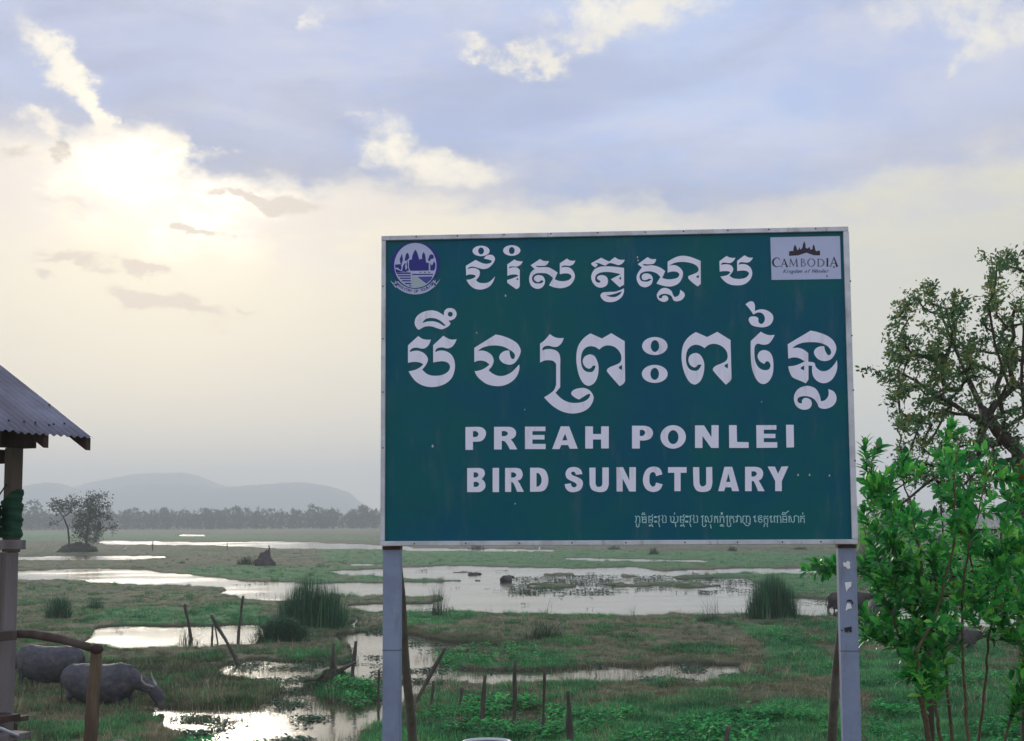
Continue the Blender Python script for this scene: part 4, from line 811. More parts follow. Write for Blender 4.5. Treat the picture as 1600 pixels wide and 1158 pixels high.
def buffalo_meshes(pose, hide):
    key = (pose, hide.name)
    if key in BUF: return BUF[key]
    b = MB(); body = [(-1.20, 0, 1.02, .10, .12), (-1.14, 0, 1.02, .22, .24), (-1.0, 0, 1.0, .32, .34), (-.75, 0, .94, .45, .48), (-.4, 0, .84, .53, .55), (0, 0, .81, .57, .57), (.35, 0, .87, .50, .54), (.62, 0, .97, .36, .48), (.85, 0, 1.03, .22, .34)]
    if pose == 'graze': neck = [(.65, 0, 1.0, .25, .35), (.90, 0, .95, .19, .28), (1.12, 0, .87, .15, .22), (1.30, 0, .78, .125, .18), (1.42, 0, .71, .14, .175), (1.50, 0, .65, .15, .17), (1.56, 0, .57, .165, .185), (1.62, 0, .46, .14, .16), (1.665, 0, .35, .115, .13), (1.70, 0, .26, .12, .115), (1.72, 0, .19, .105, .085), (1.725, 0, .13, .04, .02)]; hd = Vector((1.50, 0, .79)); fw = Vector((.37, 0, -.93))
    else: neck = [(.65, 0, 1.05, .25, .35), (.92, 0, 1.08, .19, .27), (1.14, 0, 1.12, .15, .21), (1.32, 0, 1.14, .125, .17), (1.42, 0, 1.15, .13, .15), (1.50, 0, 1.13, .14, .15), (1.62, 0, 1.08, .115, .125), (1.74, 0, 1.03, .088, .095), (1.83, 0, 1.0, .095, .085), (1.89, 0, .98, .08, .065), (1.91, 0, .975, .04, .02)]; hd = Vector((1.40, 0, 1.26)); fw = Vector((.93, 0, -.35))
    loft(b, body); loft(b, neck)
    loft(b, [(-1.10, 0, 1.22, .09, .05), (-.9, 0, 1.32, .12, .06), (-.6, 0, 1.30, .10, .06)]); loft(b, [(.2, 0, 1.30, .1, .06), (.5, 0, 1.36, .12, .07), (.85, 0, 1.27, .09, .08)])
    for s in (-1, 1):
        if pose == 'lie':
            loft(b, [(.55, s*.30, .62, .13, .15), (.85, s*.34, .50, .10, .10), (.60, s*.36, .46, .08, .08)]); loft(b, [(-.8, s*.30, .70, .20, .24), (-.45, s*.42, .56, .13, .14), (-.8, s*.45, .48, .08, .08)])
        else:
            o = .10*s
            loft(b, [(.58, s*.22, .95, .13, .16), (.60+o, s*.23, .70, .105, .13), (.60+o, s*.22, .50, .075, .09), (.62+o, s*.21, .38, .072, .075), (.60+o, s*.21, .18, .052, .055), (.62+o, s*.21, .08, .062, .065), (.64+o, s*.21, .0, .08, .08)], 10)
            loft(b, [(-.86, s*.22, 1.0, .18, .26), (-.86-o, s*.25, .78, .15, .20), (-.90-o, s*.24, .60, .10, .13), (-1.02-o, s*.22, .46, .07, .09), (-1.0-o, s*.21, .36, .058, .07), (-.95-o, s*.21, .18, .052, .055), (-.93-o, s*.21, .08, .062, .065), (-.90-o, s*.21, .0, .08, .08)], 10)
    me = remesh(b.mesh('buffalo', hide), .032, 5); me.materials.clear(); me.materials.append(hide)
    for v in me.vertices:
        k = mnoise.noise(v.co*5)*.012+mnoise.noise(v.co*14)*.004; v.co += v.normal*k
    parts = [('body', me, None)]
    for s in (-1, 1):
        h = MB(); pts = [hd+Vector((.0, s*.06, -.04)), hd+Vector((-.05, s*.20, .02)), hd+Vector((-.14, s*.33, .08)), hd+Vector((-.22, s*.38, .20)), hd+Vector((-.24, s*.34, .34))]; h.tube(pts, [.055, .048, .038, .026, .008], 8, flat=.7); parts.append(('horn', h.mesh('horn', M_horn), None))
        e = MB(); p = hd+Vector((-.03, s*.12, -.07)); e.add([p, p+Vector((-.06, s*.10, .03)), p+Vector((-.05, s*.20, -.03)), p+Vector((0, s*.12, -.07)), p+Vector((.02, s*.1, -.01))], [(0, 1, 4), (1, 2, 4), (2, 3, 4), (3, 0, 4), (0, 3, 2, 1)]); parts.append(('ear', e.mesh('ear', hide), None))
        y = MB(); c = hd+fw*.12+Vector((-.02, s*.112, -.02)); y.tube([c-Vector((0, s*.012, 0)), c, c+Vector((0, s*.014, 0))], [.014, .02, .006], 8); parts.append(('eye', y.mesh('eye', M_eye), None))
    tl = MB(); zt = .12 if pose != 'lie' else .45; tl.tube([(-1.16, 0, 1.16), (-1.24, .02, 1.02), (-1.25, .04, .75), (-1.22, .03, .55), (-1.22, .03, .35), (-1.22, .03, zt+.15)], [.035, .026, .018, .016, .03, .006], 8); parts.append(('tail', tl.mesh('tail', hide), None))
    BUF[key] = parts; return parts
def buffalo(px, py, rz, sc, pose, hide, lab, dz=0.0):
    q = at_z(px, py, 0.0); r_ = empty('water_buffalo', (q.x, q.y, max(gz(q.x, q.y), -.1 if dz == 0 else -.05)+dz-.04), R(rz)); r_.scale = (sc, sc, sc); tag(r_, lab, 'buffalo', 'water buffaloes grazing in the marsh')
    for (n, me, _) in buffalo_meshes(pose, hide): link(n, me, r_)
buffalo(160, 1111, -8, .86, 'graze', M_hide, 'grey water buffalo grazing head down in long grass beside the rough newel post', -.14)
buffalo(72, 1078, 172, .88, 'graze', M_hide, 'grey water buffalo behind the nearer one, seen from the side, next to the hut post', -.16)
buffalo(792, 909, 62, .62, 'stand', M_hide2, 'small dark buffalo standing in open water under the sign', -.30)
buffalo(740, 898, 50, .55, 'lie', M_hide2, 'low dark back of a buffalo lying in weedy water left of the small standing one', -.48)
buffalo(1326, 954, 4, .86, 'stand', M_hide2, 'dark buffalo standing behind the right sign post, hidden in its middle', -.2)
buffalo(1376, 976, 120, .80, 'graze', M_hide2, 'dark brown buffalo seen from behind, just right of the right sign post')
buffalo(1496, 1020, 12, .72, 'lie', M_hide2, 'dark buffalo lying down with raised horns behind the leafy shrub', -.30)
# egrets
M_white = mat('white_feathers', (.8, .8, .8), .7); M_bill = mat('bill', (.4, .3, .05), .5)
def egret(px, py, rz, lab):
    q = at_z(px, py, 0); r_ = empty('egret', (q.x, q.y, max(gz(q.x, q.y), 0)), R(rz)); tag(r_, lab, 'bird', 'white egrets in the marsh')
    b = MB(); loft(b, [(-.28, 0, .36, .01, .01), (-.15, 0, .42, .06, .05), (0, 0, .47, .08, .08), (.12, 0, .50, .06, .07), (.18, 0, .56, .03, .035), (.16, 0, .66, .02, .022), (.20, 0, .78, .02, .02), (.26, 0, .84, .028, .028), (.31, 0, .83, .015, .015)], 8); link('body', b.mesh('body', M_white), r_)
    b = MB(); b.tube([(.30, 0, .83), (.42, 0, .81)], [.012, .002], 6); link('bill', b.mesh('bill', M_bill), r_)
    for s in (-1, 1): b = MB(); b.tube([(.0, s*.03, .42), (.02, s*.03, .2), (0, s*.03, 0)], .012, 5); link('leg', b.mesh('leg', M_black), r_)
egret(843, 864, 70, 'white egret standing in the far field just under the sign'); egret(195, 864, 0, 'tiny white egret in the field right of the lone tree'); egret(528, 829, 20, 'tiniest white egret at the foot of the tree line near the sign')

# ------------------------------------------------------------------ grass, weeds and reeds
def leaf_blade(b, p, d, L, w, bend, n=3, tint=0.5):
    """flat grass blade, tapering"""
    side = Vector((-d.y, d.x, 0)); side = side.normalized() if side.length > .01 else Vector((1, 0, 0)); vs = []
    for i in range(n+1):
        f = i/n; q = p+Vector((d.x*bend*f*f, d.y*bend*f*f, L*f*(1-.25*bend/max(L, .01)*f))); ww = w*(1-f)**.6/2 if i < n else 0
        if i < n: vs += [q-side*ww, q+side*ww]
        else: vs.append(q)
    fs = [(2*i, 2*i+1, 2*i+3, 2*i+2) for i in range(n-1)]+[(2*n-2, 2*n-1, 2*n)]; b.add(vs, fs, 0, tint)
def tuft(nb, L, w, rad, spread, seed):
    random.seed(seed); b = MB(); b.smooth = False
    for i in range(nb):
        a = random.random()*6.283; r_ = rad*math.sqrt(random.random()); p = Vector((r_*math.cos(a), r_*math.sin(a), -.03)); a2 = a+random.gauss(0, .8)
        leaf_blade(b, p, Vector((math.cos(a2), math.sin(a2), 0)), L*random.uniform(.45, 1.1), w*random.uniform(.7, 1.2), spread*random.uniform(.1, 1.2), 3, random.random())
    return b
def oval(b, p, d, n, L, w, tint, fold=.15, seg=3):
    """leaf: d along, n its normal; folded along the midrib and drooping"""
    side = d.cross(n).normalized(); vs = [p]; prof = (.62, .98, .88)
    for i in range(seg):
        f = (i+1)/(seg+1); q = p+d*L*f-n*(L*.18*f*f); s = side*w*prof[i]/2; up = n*w*fold
        vs += [q-s+up, q, q+s+up]
    vs.append(p+d*L-n*L*.20); fs = [(0, 2, 1), (0, 3, 2)]
    for i in range(seg-1):
        o = 1+3*i; fs += [(o, o+1, o+4, o+3), (o+1, o+2, o+5, o+4)]
    o = 1+3*(seg-1); e = len(vs)-1; fs += [(o, o+1, e), (o+1, o+2, e)]; b.add(vs, fs, 0, tint)
def weed(seed):
    random.seed(seed); b = MB()
    for i in range(14):
        a = random.random()*6.283; h = random.uniform(.03, .22); r_ = random.uniform(0, .14); p = Vector((r_*math.cos(a), r_*math.sin(a), h)); d = Vector((math.cos(a), math.sin(a), random.uniform(-.1, .6))).normalized()
        n = d.cross(Vector((0, 0, 1)).cross(d)).normalized(); oval(b, p, d, n, random.uniform(.07, .14), random.uniform(.05, .09), random.random())
    return b
def floats(seed):
    random.seed(seed); b = MB()
    for i in range(8):
        a = random.random()*6.283; r_ = .30*math.sqrt(random.random()); p = Vector((r_*math.cos(a), r_*math.sin(a), .012+.03*random.random())); k = random.random()*6.28; L = random.uniform(.05, .11)
        d = Vector((math.cos(k), math.sin(k), random.uniform(.1, .9))).normalized(); oval(b, p, d, d.cross(Vector((0, 0, 1)).cross(d)).normalized(), L, L*.8, random.random())
    return b
def scatter(name, pts, scl, tint, variants, label=None, tilt=.12):
    n = len(pts); me = bpy.data.meshes.new(name); me.vertices.add(n); me.vertices.foreach_set('co', np.asarray(pts, np.float32).ravel())
    def att(nm, typ, data, key='value'):
        a = me.attributes.new(nm, typ, 'POINT'); a.data.foreach_set(key, np.asarray(data).ravel())
    att('scl', 'FLOAT', scl.astype(np.float32)); att('tint', 'FLOAT', tint.astype(np.float32)); att('idx', 'INT', rng.integers(0, len(variants), n).astype(np.int32))
    rot = np.stack([rng.normal(0, tilt, n), rng.normal(0, tilt, n), rng.random(n)*6.283], -1).astype(np.float32); att('rot', 'FLOAT_VECTOR', rot, 'vector')
    col = bpy.data.collections.new(name+'_kinds')
    for v in variants: o = bpy.data.objects.new(v.name, v); col.objects.link(o)
    ob = link(name, me); tag(ob, kind='stuff')
    g = bpy.data.node_groups.new(name, 'GeometryNodeTree'); g.interface.new_socket('Geometry', in_out='INPUT', socket_type='NodeSocketGeometry'); g.interface.new_socket('Geometry', in_out='OUTPUT', socket_type='NodeSocketGeometry')
    N = g.nodes; L = g.links; gi = N.new('NodeGroupInput'); go = N.new('NodeGroupOutput'); ip = N.new('GeometryNodeInstanceOnPoints'); ci = N.new('GeometryNodeCollectionInfo')
    ci.inputs['Collection'].default_value = col; ci.inputs['Separate Children'].default_value = True; ci.inputs['Reset Children'].default_value = True
    def na(nm, typ): a = N.new('GeometryNodeInputNamedAttribute'); a.data_type = typ; a.inputs['Name'].default_value = nm; return a.outputs[0]
    e2r = N.new('FunctionNodeEulerToRotation'); L.new(na('rot', 'FLOAT_VECTOR'), e2r.inputs[0])
    L.new(gi.outputs[0], ip.inputs['Points']); L.new(ci.outputs[0], ip.inputs['Instance']); ip.inputs['Pick Instance'].default_value = True
    L.new(na('idx', 'INT'), ip.inputs['Instance Index']); L.new(e2r.outputs[0], ip.inputs['Rotation']); L.new(na('scl', 'FLOAT'), ip.inputs['Scale']); L.new(ip.outputs[0], go.inputs[0])
    md = ob.modifiers.new('scatter', 'NODES'); md.node_group = g; return ob
def gmat(name, stops, trans=.25, rough=.7):
    mt = bpy.data.materials.new(name); mt.use_nodes = True; t = NT(mt.node_tree); t.n.clear(); out = t.new('ShaderNodeOutputMaterial'); p = t.new('ShaderNodeBsdfPrincipled')
    a = t.new('ShaderNodeAttribute', attribute_type='INSTANCER', attribute_name='tint').outputs['Fac']; b = t.new('ShaderNodeAttribute', attribute_type='GEOMETRY', attribute_name='tint').outputs['Fac']
    f = t.math('ADD', t.math('MULTIPLY', a, .5), t.math('MULTIPLY', b, .5)); c = t.ramp(f, stops); t.l.new(c, p.inputs['Base Color']); p.inputs['Roughness'].default_value = rough; p.inputs['Specular IOR Level'].default_value = .25
    tr = t.new('ShaderNodeBsdfTranslucent'); t.l.new(c, tr.inputs[0]); mx = t.new('ShaderNodeMixShader'); mx.inputs[0].default_value = trans; t.l.new(p.outputs[0], mx.inputs[1]); t.l.new(tr.outputs[0], mx.inputs[2]); t.l.new(mx.outputs[0], out.inputs[0]); return mt
MG_dry = gmat('dry_grass', [(.1, (.020, .042, .018)), (.38, (.090, .130, .060)), (.65, (.23, .20, .12)), (.95, (.62, .50, .36))])
MG_green = gmat('green_grass', [(.1, (.012, .060, .026)), (.5, (.045, .23, .085)), (.9, (.18, .52, .17))])
MG_weed = gmat('green_weed', [(.1, (.008, .08, .026)), (.5, (.026, .29, .070)), (.9, (.12, .60, .13))], .3)
MG_float = gmat('floating_leaf', [(0, (.012, .040, .026)), (.5, (.022, .085, .045)), (1, (.055, .18, .065))], .1)
MG_reed = gmat('reed', [(.1, (.014, .065, .034)), (.45, (.040, .19, .080)), (.75, (.13, .32, .11)), (.95, (.38, .28, .10))], .2)
MG_spike = gmat('spiky_reed', [(0, (.030, .070, .040)), (.6, (.065, .125, .060)), (1, (.14, .13, .07))], .2)
def world_pts(n, y0=836, y1=1210, x0=-180, x1=1780, bias=1.0):
    sx = rng.uniform(x0, x1, n); sy = y0+(y1-y0)*rng.random(n)**bias; Y = 4.5*FPX/(sy-814.3)*np.ones(n); X = (sx-800)/FPX*Y; return X, Y, sx, sy
V_dry = [tuft(24, .21, .012, .22, .16, 100+i).mesh('grass_tuft', MG_dry) for i in range(6)]
V_green = [tuft(26, .14, .012, .22, .12, 200+i).mesh('grass_tuft', MG_green) for i in range(5)]
V_weed = [weed(300+i).mesh('weed_plant', MG_weed) for i in range(4)]
V_float = [floats(400+i).mesh('floating_leaves', MG_float) for i in range(5)]
X, Y, sx, sy = world_pts(150000, 834, 1215, bias=.9)
Z = height(X, Y); gm = green(X, Y); nn = fbm(N1, X*.6+50, Y*.6); n2 = fbm(N2, X*.15, Y*.09+40)
dry = (Z > .025) & ~(gm & (rng.random(len(X)) < .88)) & (rng.random(len(X)) < .25+1.5*np.clip(nn-.25, 0, 1))
far = np.clip(Y/90, 1, 2.5)
clump = .45+1.25*np.clip(fbm(N3, X*1.6, Y*1.1)-.2, 0, .8)
tall = clump*np.where(pip(sx, sy, [(240, 1030), (460, 1035), (470, 1095), (300, 1108), (-50, 1120), (-50, 1050)]), 1.25, .72)
sc = tall*rng.uniform(.55, 1.15, len(X))*far**.4
tint = np.clip(.12+1.5*(n2-.35)+rng.normal(0, .2, len(X))+1.1*(fbm(N1, X*1.2, Y*.8+9)-.5), 0, 1)
scatter('dry_grass', np.stack([X, Y, Z], -1)[dry], sc[dry], tint[dry], V_dry)
gr = (Z > .0) & (gm | (nn > .60)) & (rng.random(len(X)) < .8)
scatter('green_grass', np.stack([X, Y, np.maximum(Z, 0)], -1)[gr], (rng.uniform(.6, 1.3, len(X))*clump*1.2*far**.5)[gr], np.clip(.5+rng.normal(0, .22, len(X))+1.8*(fbm(N1, X*1.0+3, Y*.7)-.5), 0, 1)[gr], V_green)
# bank between the road and the marsh
X, Y = rng.uniform(-16, 16, 9000), rng.uniform(9.5, 27, 9000); k = abs(X) < Y*.75; X, Y = X[k], Y[k]; Z = height(X, Y)
scatter('bank_grass', np.stack([X, Y, Z], -1), rng.uniform(.6, 1.1, len(X)), rng.random(len(X)), V_dry+V_green)
# taller dead stalks and tussocks breaking up the turf, and grass standing in the water's edge
V_tall = [tuft(9, .50, .010, .10, .25, 600+i).mesh('dead_stalks', MG_dry) for i in range(5)]
X, Y, sx, sy = world_pts(5200, 860, 1215); Z = height(X, Y); nb = fbm(N2, X*.5+77, Y*.4); m_ = (Z > .01) & (nb > .50)
scatter('dead_stalks', np.stack([X, Y, Z], -1)[m_], (rng.uniform(.35, 1.0, len(X))*np.clip(Y/60, 1, 1.6))[m_], np.clip(rng.normal(.85, .25, len(X)), 0, 1)[m_], V_tall, tilt=.25)
V_tus = [tuft(60, .34, .014, .20, .30, 650+i).mesh('tussock', MG_green) for i in range(4)]
X, Y, sx, sy = world_pts(2600, 870, 1215); Z = height(X, Y); nb = fbm(N3, X*.4+37, Y*.3); m_ = (Z > .01) & (nb > .53)
scatter('tussocks', np.stack([X, Y, Z], -1)[m_], (rng.uniform(.5, 1.1, len(X))*np.clip(Y/60, 1, 1.5))[m_], np.clip(rng.normal(.4, .25, len(X)), 0, 1)[m_], V_tus)
X, Y, sx, sy = world_pts(60000, 866, 1215); Z = height(X, Y); nb = fbm(N1, X*.9+7, Y*.6); m_ = (Z < .03) & (Z > -.17) & (nb > .47)
scatter('shore_grass', np.stack([X, Y, np.zeros(len(X))-.02], -1)[m_], (rng.uniform(.35, .9, len(X))*np.clip(Y/60, 1, 1.6))[m_], np.clip(rng.normal(.45, .25, len(X)), 0, 1)[m_], V_dry+V_green)
# leafy green weeds
WP = [[(640, 1118), (720, 1098), (860, 1105), (900, 1125), (1290, 1120), (1290, 1215), (600, 1215)], [(1350, 1075), (1700, 1060), (1700, 1215), (1350, 1215)], [(560, 1138), (640, 1120), (640, 1215), (550, 1215)], [(470, 1068), (520, 1052), (612, 1085), (560, 1105)],
      [(330, 1150), (420, 1146), (430, 1215), (250, 1215)], [(680, 1028), (760, 1015), (850, 1020), (840, 1040), (700, 1048)], [(1190, 1000), (1340, 985), (1340, 1060), (1220, 1050)]]
X, Y, sx, sy = world_pts(16000, 980, 1215); nn = fbm(N3, X*.7, Y*.7); m_ = np.zeros(len(X), bool)
for p_ in WP: m_ |= pip(sx, sy, p_)
m_ &= nn > .52; Z = height(X, Y); scatter('leafy_weeds', np.stack([X, Y, np.maximum(Z, 0)], -1)[m_], rng.uniform(.6, 1.25, len(X))[m_], np.clip(.5+rng.normal(0, .25, len(X)), 0, 1)[m_], V_weed)
# floating plants on the water
FP = [([(230, 1092), (600, 1092), (640, 1215), (230, 1215)], .36), ([(340, 1030), (600, 1030), (600, 1100), (430, 1100)], .46), ([(520, 960), (720, 985), (720, 1100), (560, 1100)], .38), ([(690, 1000), (1160, 1030), (1160, 1066), (690, 1070)], .36), ([(780, 905), (1200, 895), (1200, 930), (800, 930)], .55), ([(120, 975), (420, 990), (400, 1010), (120, 1010)], .26), ([(600, 885), (1350, 885), (1350, 975), (600, 975)], .15), ([(240, 890), (600, 900), (600, 940), (300, 925)], .10), ([(180, 1095), (260, 1095), (260, 1115), (180, 1115)], .6)]
X, Y, sx, sy = world_pts(90000, 884, 1215); nn = fbm(N2, X*1.1+9, Y*.8); nb = fbm(N1, X*.25+9, Y*.2); pr = np.zeros(len(X))
for p_, d_ in FP: pr = np.maximum(pr, pip(sx, sy, p_)*d_)
Z = height(X, Y); m_ = (Z < 0) & (nn+.6*(nb-.5) > .95-pr*.80) & (pr > 0); far = np.clip(Y/45, 1, 3)
scatter('floating_plants', np.stack([X, Y, np.zeros(len(X))], -1)[m_], (rng.uniform(.5, 1.1, len(X))*far**.7)[m_], np.clip(.45+rng.normal(0, .25, len(X)), 0, 1)[m_], V_float, tilt=.02)
# thin stalks standing in the shallow pools
V_st = [tuft(7, .42, .008, .22, .10, 500+i).mesh('stalks', MG_dry) for i in range(3)]
X, Y, sx, sy = world_pts(9000, 1020, 1215, 200, 1180); Z = height(X, Y); nb = fbm(N1, X*.4+3, Y*.3); m_ = (Z < 0) & (nb > .51)
scatter('pool_stalks', np.stack([X, Y, np.zeros(len(X))-.02], -1)[m_], rng.uniform(.4, 1.0, len(X))[m_], rng.random(len(X))[m_], V_st)

def reeds(name, px, py, wpx, hpx, n, label, m=MG_reed, bend=.12, w=.022, dep=.5, edge=.9, leafy=0):
    q = at_z(px, py, 0); Y = q.y; W = wpx*Y/FPX; Hh = hpx*Y/FPX; b = MB(); b.smooth = False
    for i in range(n):
        u = random.gauss(0, .25) if random.random() < .6 else random.uniform(-.5, .5); u = max(-.62, min(.62, u)) if random.random() < .93 else random.uniform(-.95, .95); v = random.gauss(0, .28)
        k = max(.3, 1-abs(u*1.75)**2.5*.6)*(.86+.22*mnoise.noise(Vector((u*7, v*3, px*.1)))); p_ = Vector((u*W*.92, v*W*dep, -.05)); a = random.random()*6.283
        d = Vector((math.cos(a)+u*edge*1.6, math.sin(a)*.6, 0)).normalized(); leaf_blade(b, p_, d, Hh*k*(1.05-.85*random.random()**2.2), w*random.uniform(.6, 1.3), Hh*bend*random.uniform(.1, 1.6), 4, min(1, max(0, random.gauss(.45, .25)))*(1.0 if random.random() < .9 else 1.6))
    for i in range(leafy):
        u, v = random.uniform(-.5, .5), random.uniform(-.5, .5); a = random.random()*6.28; d = Vector((math.cos(a), math.sin(a), .3)).normalized()
        oval(b, Vector((u*W, v*W*dep, random.random()*Hh*.8*(1-abs(u)))), d, d.cross(Vector((0, 0, 1)).cross(d)).normalized(), .16, .07, random.random()*.6)
    o = link(name, b.mesh(name, m), loc=(q.x, q.y, max(gz(q.x, q.y), 0))); return tag(o, label, 'reeds', 'reed clumps in the marsh')
random.seed(5)
reeds('reed_clump', 487, 985, 108, 90, 1900, 'largest tall green reed clump at the water left of the sign', w=.03, bend=.10)
reeds('reed_clump', 440, 1006, 80, 52, 900, 'low bushy reed clump in front of the largest reed clump', m=MG_reed, bend=.35, w=.03, leafy=900)
reeds('reed_clump', 1207, 981, 78, 82, 1900, 'dense upright reed clump left of the right sign post', w=.028, bend=.10)
reeds('reed_clump', 92, 971, 44, 46, 500, 'dark spiky reed clump on the left bank near the hut post', bend=.35, w=.028)
reeds('reed_clump', 150, 960, 34, 26, 160, 'small dark reed clump right of the spiky one on the left bank', bend=.4, w=.028)
reeds('reed_clump', 683, 978, 36, 66, 130, 'sparse tall stalks right of the left sign post', m=MG_spike, bend=.22, w=.02)
reeds('reed_clump', 850, 1008, 66, 42, 260, 'pale spiky reed tuft on the dyke under the middle of the sign', m=MG_spike, bend=.8, w=.03)
reeds('reed_clump', 1112, 984, 34, 52, 60, 'thin scattered stalks on the dyke left of the dense upright clump', m=MG_spike, bend=.45, w=.018)
reeds('reed_clump', 1108, 987, 40, 16, 200, 'yellowish low tuft at the foot of the thin scattered stalks', m=MG_spike, bend=.5, w=.03)
reeds('reed_clump', 990, 974, 24, 34, 14, 'few bare slanting stalks at the water edge right of centre', m=MG_spike, bend=1.0, w=.018)
reeds('reed_clump', 860, 968, 14, 50, 9, 'three or four bare stalks at the water edge above the pale tuft', m=MG_spike, bend=.25, w=.018)
reeds('reed_clump', 295, 1005, 34, 34, 70, 'yellowish spiky tuft around the crooked stake at the left pond', m=MG_spike, bend=.7, w=.03)
reeds('reed_clump', 1195, 1065, 40, 30, 120, 'brownish tuft on the grass left of the right sign post', m=MG_spike, bend=.9, w=.02)
reeds('reed_clump', 985, 1102, 36, 20, 40, 'pale sprawling tuft in the dry grass below the sign', m=MG_spike, bend=1.4, w=.014)
reeds('reed_clump', 1222, 1012, 30, 18, 120, 'small green tuft below the dense upright clump', bend=.6, w=.03)
reeds('reed_clump', 420, 938, 50, 28, 20, 'few bent stalks over the channel left of the largest clump', m=MG_spike, bend=1.0, w=.02)
# mound with stump in the weedy water, and the dark stump mound further off
M_soil = mat('dark_soil', (.05, .038, .03), .95, c2=(.03, .05, .025), vscale=6, var=.3, bump=1, bscale=12)
def mound(name, px, py, wpx, hpx, m, label, cat, seed, dep=.7):
    q = at_z(px, py, 0); W = wpx*q.y/FPX; Hh = hpx*q.y/FPX; b = MB(); n = 26; k = 12
    for j in range(k+1):
        a = j/k*math.pi/2
        for i in range(n):
            t = 2*math.pi*i/n; d = Vector((math.cos(t)*math.cos(a), math.sin(t)*math.cos(a), math.sin(a))); s = 1+.35*mnoise.noise(d*2.2+Vector((seed, 0, 0)))+.15*mnoise.noise(d*6); b.v.append((d.x*W/2*s, d.y*W/2*dep*s, d.z**1.3*Hh*s-.05))
    for j in range(k):
        for i in range(n): b.f.append((j*n+i, j*n+(i+1) % n, (j+1)*n+(i+1) % n, (j+1)*n+i)); b.m.append(0)
    r_ = empty(name, (q.x, q.y, 0)); tag(r_, label, cat); link('mound_body', b.mesh('mound_body', m), r_); return r_, W, Hh
r_, W, Hh = mound('stump_mound', 520, 1078, 56, 34, M_soil, 'grassy mound with a broken upright stump in the weedy pool left of the sign', 'mound', 3)
b = MB(); b.tube([(0, 0, Hh*.5), (0, 0, Hh*1.5), (.01, 0, Hh*2.1)], [.10, .055, .03], 8, jit=.2); link('stump', b.mesh('stump', M_stk), r_)
b = MB(); b.tube([(.1, 0, Hh*.8), (.4, 0, Hh*1.05), (.62, 0, Hh*1.25)], [.06, .05, .03], 8, jit=.2); link('broken_branch', b.mesh('broken_branch', M_stk), r_)
b = MB(); b.tube([(-.75, -.1, Hh*.45), (-.4, 0, Hh*.5), (-.2, 0, Hh*.7)], [.05, .06, .05], 8, jit=.2); link('broken_branch', b.mesh('broken_branch', M_stk), r_)
b = MB(); b.smooth = False
for i in range(700):
    t = random.random()*6.28; rr_ = math.sqrt(random.random()); x, y = rr_*W*.55*math.cos(t), rr_*W*.4*math.sin(t); leaf_blade(b, Vector((x, y, Hh*max(0, 1-rr_**1.5)*.8)), Vector((math.cos(t), math.sin(t), 0)), random.uniform(.08, .22), .02, .12, 3, random.random()*(.9 if rr_ > .5 else 1.0))
link('mound_grass', b.mesh('mound_grass', MG_green), r_)
M_st2 = mat('dead_wood', (.040, .034, .045), .9, c2=(.075, .06, .06), vscale=2, var=.3, bump=.8, bscale=6)
r_, W, Hh = mound('dead_stump', 414, 886, 32, 24, M_st2, 'dark dead stump with an upright snag in the far field', 'stump', 8)
b = MB(); b.tube([(.25, 0, Hh*.6), (.42, 0, Hh*1.2), (.35, 0, Hh*1.4)], [.16, .08, .05], 7, jit=.3); link('snag', b.mesh('snag', M_st2), r_)
reeds('brush_pile', 385, 884, 30, 18, 260, 'brown brushy thicket left of the dark dead stump', m=MG_dry, bend=.5, w=.06)
for (x, y, w_, h_, lb) in ((1022, 868, 14, 15, 'tallest grey brown bush of the far field, under the right half of the sign'), (745, 858, 26, 10, 'wide low bush in the far field under the left third of the sign'), (960, 860, 22, 9, 'low bush in the far field just left of the tallest one'), (1145, 862, 14, 10, 'small round bush in the far field right of the tallest one'), (835, 852, 16, 6, 'faintest low bush in the far field beside the white egret'), (1250, 860, 22, 8, 'low bush in the far field nearest the right sign post')):
    o = reeds('field_bush', x, y, w_, h_, 160, 'small grey green bush in the far field just under the sign', m=MG_dry, bend=.5, w=.10); o['label'] = lb; o['category'] = 'bush'; o['group'] = 'bushes in the far field'

